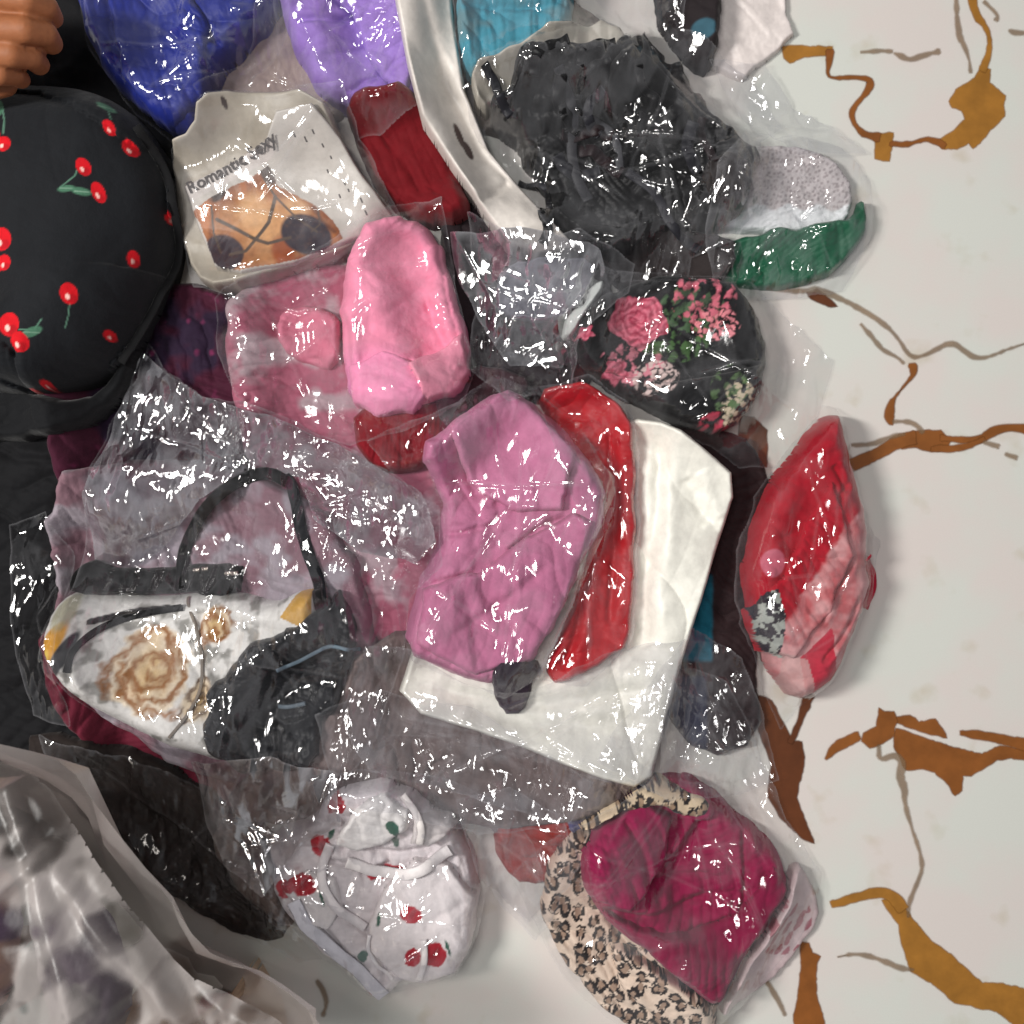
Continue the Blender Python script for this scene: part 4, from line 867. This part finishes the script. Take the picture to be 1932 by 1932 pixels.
# ------------------------------------------------------------------ red bundle alone at the right
def redpack(x, y, b, d):
    n = fbm(x, y, 16, 171) * 8
    m = np.clip((x + 0.62 * y - 2205 + n) / 8, 0, 1); b = mixc(b, m * (0.62 + 0.3 * np.clip(fbm(x, y, 30, 173) * 3, -1, 1)), (212, 158, 160))
    b = mixc(b, ell(x, y, 1448, 1060, 22, 26, 10, 3) * 0.8, (200, 110, 130))
    m = inside(x + n * 0.5, y, [(1500,1240),(1560,1180),(1575,1270),(1540,1310),(1520,1330)]).astype(float); b = mixc(b, m, (186, 46, 66))
    m = inside(x + n * 0.6, y, [(1425,1120),(1465,1110),(1480,1170),(1475,1240),(1440,1230),(1415,1160)]).astype(float); b = mixc(b, m * (0.5 + 0.5 * np.sign(fbm(x, y, 14, 172))), (46, 40, 48)); b = mixc(b, m * (0.5 - 0.5 * np.sign(fbm(x, y, 14, 172))), (160, 164, 158))
    m = inside(x, y, [(1470,1230),(1515,1240),(1540,1330),(1500,1400),(1470,1310)]).astype(float); b = mixc(b, m * 0.7, (196, 160, 158))
    return b
redb = cloth('folded_brief', [(1570,775),(1590,775),(1606,830),(1620,900),(1640,980),(1650,1080),(1640,1150),(1600,1250),(1560,1310),(1500,1330),(1460,1280),(1420,1180),(1402,1120),(1405,1050),(1440,940),(1510,840)],
      64, 40, (166,10,34), (70,0.05,0.004), [([(1600,900),(1545,980),(1500,1100)],3,3),([(1600,1060),(1560,1110),(1540,1170)],4,2.5),([(1620,1120),(1590,1190),(1540,1250)],4,2.5),([(1560,880),(1590,930)],4,3)],
      M_fab, seed=86, paint=redpack, label='crimson and pale pink brief bundle standing alone on the floor at the right', cat='briefs')
cloth('hem', [(1570,905),(1612,1050),(1565,1150),(1500,1245),(1440,1240),(1412,1160),(1480,1080),(1525,980)], 6, 5, (172,12,36), (70,0.04,0.004), (), M_fab, redb, seed=186, paint=redpack)
ribbon('strap', [(1625,1050),(1655,1075),(1658,1110),(1640,1150)], 16, (176,20,50), redb)
film('plastic_bag', [(1575,758),(1600,762),(1618,830),(1640,960),(1690,1020),(1680,1080),(1668,1150),(1640,1200),(1600,1290),(1545,1330),(1495,1400),(1450,1290),(1405,1180),(1395,1110),(1400,1040),(1435,935),(1510,830)],
     'clear bag around the crimson bundle standing alone', M_soft, 0.7, seed=117, veil=0.06, dr=2, br=4, creases=[([(1545,940),(1520,1080),(1490,1240)],1.5,2),([(1470,1000),(1500,1150),(1530,1300)],1.5,1.5)])

film('plastic_film', [(100,1370),(300,1440),(440,1500),(500,1640),(610,1800),(560,1830),(420,1760),(280,1670),(160,1530)], 'limp film sheet over the dark brown cloth beside the milky bag', M_soft, 1.1, seed=123, veil=0.04, cat='plastic film', group=None)
film('plastic_film', [(860,1500),(960,1480),(1060,1530),(1090,1600),(1050,1700),(1010,1790),(950,1730),(900,1640)], 'loose film flap between the red rose bundle and the leopard trim', M_film, 1.3, seed=124, veil=0.12, cat='plastic film', group=None)
film('plastic_film', [(370,1430),(520,1420),(640,1450),(650,1540),(560,1600),(500,1690),(420,1640),(380,1540)], 'loose glittering film flap left above the red rose bundle', M_shiny, 1.2, seed=125, veil=0.08, cat='plastic film', group=None)
film('plastic_film', [(1120,1420),(1240,1250),(1300,1180),(1400,1240),(1440,1340),(1480,1480),(1420,1500),(1250,1490)], 'loose film sheet in the gap above the burgundy bundle', M_film, 1.3, seed=120, veil=0.06, cat='plastic film', group=None)
film('plastic_film', [(600,1340),(720,1300),(900,1330),(1000,1400),(1120,1470),(1060,1560),(900,1570),(760,1520),(640,1500)], 'loose film sheet between the white mailer and the red rose bundle', M_film, 1.2, seed=121, veil=0.08, cat='plastic film', group=None)
film('plastic_film', [(880,400),(1000,470),(1090,440),(1200,500),(1180,560),(1090,640),(1080,730),(960,760),(880,700),(900,560)], 'loose film sheet draped between the pink roll and the rose print', M_film, 1.2, seed=122, veil=0.05, cat='plastic film', group=None)
# ------------------------------------------------------------------ dark bag on the leg at the left edge
film('plastic_bag', [(15,990),(90,965),(135,1050),(150,1200),(140,1370),(60,1350),(20,1180)], 'clear bag lying on the black trousers at the left edge', M_soft, 1.0, seed=118, veil=0.02)

# ------------------------------------------------------------------ cherry print bra on the leg
ch = thing('bra', 'black padded bra printed with red cherries at the left edge', 'bra')
CH = [(14,273,11,13,0),(32,290,15,14,20),(222,256,10,14,-25),(253,287,11,17,-30),(179,332,12,17,-25),(204,377,11,20,-20),(30,466,20,22,-20),(10,514,26,20,-10),(37,510,14,15,0),(258,493,9,16,0),(167,572,14,19,-5),
      (66,630,18,22,-10),(86,662,16,20,-30),(217,638,8,10,0),(82,745,8,6,0),(110,733,7,9,20),(308,402,6,10,0)]
def cherry(x, y, b, d):
    for p, w in [([(22,215),(30,245),(31,270)],3),([(167,590),(164,612),(158,632)],2),([(176,318),(165,350),(140,372)],2.5),([(225,240),(218,222)],2),([(86,640),(110,640),(122,620)],2.5)]:
        b = mixc(b, line(x, y, p, w) * 0.8, (90, 130, 110))
    for cx, cy, rx, ry, a in [(6,218,17,22,-20),(150,374,15,6,-10),(176,378,17,7,8),(212,214,18,6,28),(106,644,18,8,-28),(30,690,8,5,0)]:
        b = mixc(b, ell(x, y, cx, cy, rx, ry, a, 2) * 0.85, (72, 116, 92)); b = mixc(b, line(x, y, [(cx - rx * .7, cy), (cx + rx * .7, cy)], 1.4) * 0.5, (150, 180, 160))
    for cx, cy, rx, ry, a in CH:
        m = ell(x, y, cx, cy, rx, ry, a); b = mixc(b, m, (196, 12, 26)); b = mixc(b, ell(x, y, cx + rx * .3, cy + ry * .45, rx * .55, ry * .4, a, 3) * 0.5, (130, 6, 18))
        b = mixc(b, ell(x, y, cx - rx * .15, cy + ry * .3, rx * .22, ry * .28, a, 1.5), (236, 190, 180))
    return b
cloth('wing', [(-120,640),(60,740),(150,760),(210,690),(260,620),(230,720),(180,790),(100,830),(-120,840)], 26, 12, (13,14,17), (90,0.05,0.003), (), M_fab, ch, seed=91)
cloth('cup', [(-120,150),(40,140),(150,150),(225,185),(275,240),(312,320),(320,410),(306,500),(275,590),(230,670),(180,715),(110,745),(30,745),(-120,730)], 105, 90, (19,21,25), (30,0.10,0.0015),
      [([(170,570),(215,500),(255,430)],1.2,6)], M_fab, ch, crumple=0.0, smooth=2, seed=92, paint=cherry, rough=0.0004, cell=0.0011, dr=8, br=16)
ribbon('strap', [(255,235),(300,310),(318,400),(300,510),(262,600),(215,680)], 16, (14,14,16), ch, M_fab)

# ------------------------------------------------------------------ big milky bag, close to the lens, at the bottom left
BAG = [(-160,1390),(20,1420),(110,1450),(170,1540),(290,1690),(370,1810),(430,1835),(520,1880),(590,1940),(650,2040),(-160,2040)]
BZ = 0.27
_bp = [P(x, y, BZ) for x, y in BAG]
_gx = HX0 + np.arange(HN) * HS; _GX, _GY = np.meshgrid(_gx, _gx, indexing='ij')
_m = inside(_GX, _GY, _bp); H[_m] = np.maximum(H[_m], BZ - 0.03)
H[:] = np.where(_m, BZ - 0.03, H)
cloth('folded_shirt', [(-120,1500),(60,1480),(160,1600),(150,1760),(60,1830),(-120,1820)], 60, 50, (186,150,136), (40,0.08,0.01), (), seed=95, cell=0.002,
      paint=lambda x,y,b,d: mixc(mixc(b, np.clip(fbm(x,y,60,201)*3,0,1), (108,84,120)), ell(x,y,40,1680,70,20,-35,20)*0.7, (206,120,120)), label='peach and purple shirt inside the milky bag at the bottom left', cat='shirt')
cloth('folded_shirt', [(-100,1780),(60,1760),(140,1830),(130,1990),(-100,1990)], 50, 40, (86,128,128), (40,0.08,0.008), (), seed=96, cell=0.002, label='teal grey shirt low inside the milky bag', cat='shirt',
      paint=lambda x,y,b,d: mixc(b, np.clip(fbm(x,y,50,204)*3,0,1), (180,170,160)))
cloth('folded_shirt', [(100,1600),(200,1640),(270,1740),(280,1900),(200,1960),(140,1880),(110,1740)], 46, 34, (96,88,100), (40,0.08,0.008), (), seed=97, cell=0.002, label='charcoal grey shirt in the middle of the milky bag', cat='shirt',
      paint=lambda x,y,b,d: mixc(b, np.clip(fbm(x,y,50,205)*3,0,1)*0.6, (150,150,150)))
cloth('folded_shirt', [(270,1800),(400,1790),(480,1860),(530,1960),(500,2010),(280,2010)], 40, 30, (204,176,150), (40,0.08,0.006), (), seed=98, cell=0.002, label='cream and rust printed shirt at the right of the milky bag', cat='shirt',
      paint=lambda x,y,b,d: mixc(mixc(mixc(b, ell(x,y,405,1890,24,34,15,5), (150,50,46)), ell(x,y,447,1862,12,24,-20,5), (150,60,50)), ell(x,y,310,1935,60,40,0,12)*0.8, (136,66,62)))
mb = thing('milky_bag', 'big milky plastic bag full of clothes at the bottom left corner', 'plastic bag')
film('bag_top', BAG, '', M_milk, 0.55, seed=119, ragged=0.0, smooth=1, creases=[([(40,1440),(120,1600),(190,1800),(230,1980)],7,9),([(130,1570),(280,1770),(420,1950)],6,8),([(-60,1600),(60,1640),(150,1560)],6,8)], veil=0.36, cat=None, group=None, dr=12, br=20, cell=0.002, fine=0.0, seam=0.2, tent=3.0, lift=0.006, parent=mb)
_cx, _cy = -0.52, -0.56
_top = [(*p, BZ - 0.020) for p in chaikin(_bp, 1)]; _n = len(_top)
_rings = [_top] + [[(_cx + (x - _cx) * f * (1 + 0.03 * math.sin(k_ * 1.7 + z * 31) + 0.02 * math.sin(k_ * 0.61)), _cy + (y - _cy) * f * (1 + 0.03 * math.sin(k_ * 1.3 + z * 40)), z) for k_, (x, y, _) in enumerate(_top)] for f, z in ((0.975, 0.23), (0.94, 0.20), (0.89, 0.16), (0.82, 0.11), (0.76, 0.07), (0.70, 0.03), (0.64, 0.002))]
_co = np.array([v for r_ in _rings for v in r_]); _f = [(a * _n + i_, a * _n + (i_ + 1) % _n, (a + 1) * _n + (i_ + 1) % _n, (a + 1) * _n + i_) for a in range(len(_rings) - 1) for i_ in range(_n)]
make_mesh('bag_side', _co, np.array(_f), M_milk, mb, {'veil': np.full(len(_co), 0.5)})

# ------------------------------------------------------------------ the hand
def capsule_chain(name, chains, mat, parent, voxel=0.0016):
    vs = []; fs = []
    def ball(c, r):
        k = len(vs); nu, nv = 12, 8
        for j in range(1, nv):
            for i in range(nu):
                a = 2 * math.pi * i / nu; t = math.pi * j / nv
                vs.append((c[0] + r * math.sin(t) * math.cos(a), c[1] + r * math.sin(t) * math.sin(a), c[2] + r * math.cos(t)))
        vs.append((c[0], c[1], c[2] + r)); vs.append((c[0], c[1], c[2] - r)); T_, B_ = len(vs) - 2, len(vs) - 1
        for j in range(nv - 2):
            for i in range(nu):
                i2 = (i + 1) % nu; fs.append((k + j * nu + i, k + (j + 1) * nu + i, k + (j + 1) * nu + i2, k + j * nu + i2))
        for i in range(nu):
            i2 = (i + 1) % nu; fs.append((T_, k + i, k + i2)); fs.append((B_, k + (nv - 2) * nu + i2, k + (nv - 2) * nu + i))
    for ch_ in chains:
        for (a, ra), (b2, rb) in zip(ch_[:-1], ch_[1:]):
            a = Vector(a); b2 = Vector(b2); L = (b2 - a).length; s = max(2, int(L / (min(ra, rb) * 0.3)))
            for t in range(s + 1):
                f = t / s; ball(a.lerp(b2, f), ra + (rb - ra) * f)
    me = bpy.data.meshes.new(name); me.from_pydata(vs, [], fs); me.update()
    o = bpy.data.objects.new(name, me); C.objects.link(o); me.materials.append(mat); o.parent = parent
    r = o.modifiers.new('fuse', 'REMESH'); r.mode = 'VOXEL'; r.voxel_size = voxel; r.use_smooth_shade = True
    s = o.modifiers.new('soften', 'SMOOTH'); s.factor = 0.5; s.iterations = 4
    return o
def Q(px, py, z, r): return ((*P(px, py, z), z), r)
hz = 0.135
fingers = [
    [Q(-170,20,hz,0.0181), Q(-40,-10,hz+0.035,0.0119), Q(50,0,hz+0.036,0.0111), Q(88,14,hz+0.022,0.0099), Q(100,34,hz+0.004,0.0088)],
    [Q(-170,60,hz,0.0181), Q(-50,50,hz+0.030,0.0122), Q(46,56,hz+0.032,0.0115), Q(86,64,hz+0.018,0.0104), Q(98,82,hz+0.0,0.0093)],
    [Q(-170,100,hz,0.0181), Q(-60,98,hz+0.022,0.0118), Q(20,102,hz+0.024,0.0113), Q(60,108,hz+0.010,0.0102), Q(74,122,hz-0.008,0.0090)],
    [Q(-170,130,hz,0.0169), Q(-70,140,hz+0.012,0.0102), Q(0,140,hz+0.014,0.0097), Q(28,142,hz+0.002,0.0090), Q(40,150,hz-0.010,0.0079)],
    [Q(-220,160,hz-0.01,0.0192), Q(-120,190,hz-0.02,0.0130), Q(-40,170,hz-0.022,0.0119), Q(10,160,hz-0.022,0.0104)],
    [Q(-180,30,hz,0.0226), Q(-180,120,hz,0.0226)], [Q(-280,40,hz,0.0249), Q(-280,120,hz,0.0249)], [Q(-180,70,hz,0.0249), Q(-320,80,hz,0.0271), ((-0.76,0.49,0.165),0.034)], [Q(-230,30,hz,0.0249), Q(-230,130,hz,0.0249)]]
M_knit = simple('black_knit', (26, 26, 29), 0.85, 0, 0, 0.4, 900, 0.2)
capsule_chain('unseen_sweater', [[((-0.74,0.50,0.16),0.042),((-0.92,0.46,0.26),0.055),((-1.02,0.36,0.50),0.065)], [((-0.98,0.0,0.10),0.16),((-1.04,0.05,0.35),0.16),((-1.02,0.10,0.55),0.14)], [((-1.02,0.36,0.50),0.07),((-1.03,-0.2,0.50),0.07)]], M_knit, person, 0.012)  # unseen torso and arm, added to block ambient light from the left
hand = capsule_chain('hand', fingers, M_skin, person)
for (x, y, z, rot) in [(97,26,hz+0.016,-40),(96,74,hz+0.011,-40),(72,114,hz+0.002,-40)]:
    me = bpy.data.meshes.new('nail'); n = 14; vs = [(0, 0, 0.0008)] + [(0.0050 * math.cos(a * 2 * math.pi / n), 0.0040 * math.sin(a * 2 * math.pi / n), -0.0006) for a in range(n)]
    me.from_pydata(vs, [], [(0, 1 + a, 1 + (a + 1) % n) for a in range(n)]); me.materials.append(M_nail)
    o = bpy.data.objects.new('nail', me); C.objects.link(o); o.parent = person; o.location = (*P(x, y, z), z); o.rotation_euler = (0, math.radians(50), math.radians(rot))
tri = sum(len(o.data.polygons) * 2 for o in C.objects if o.type == 'MESH'); print('approx triangles', tri)
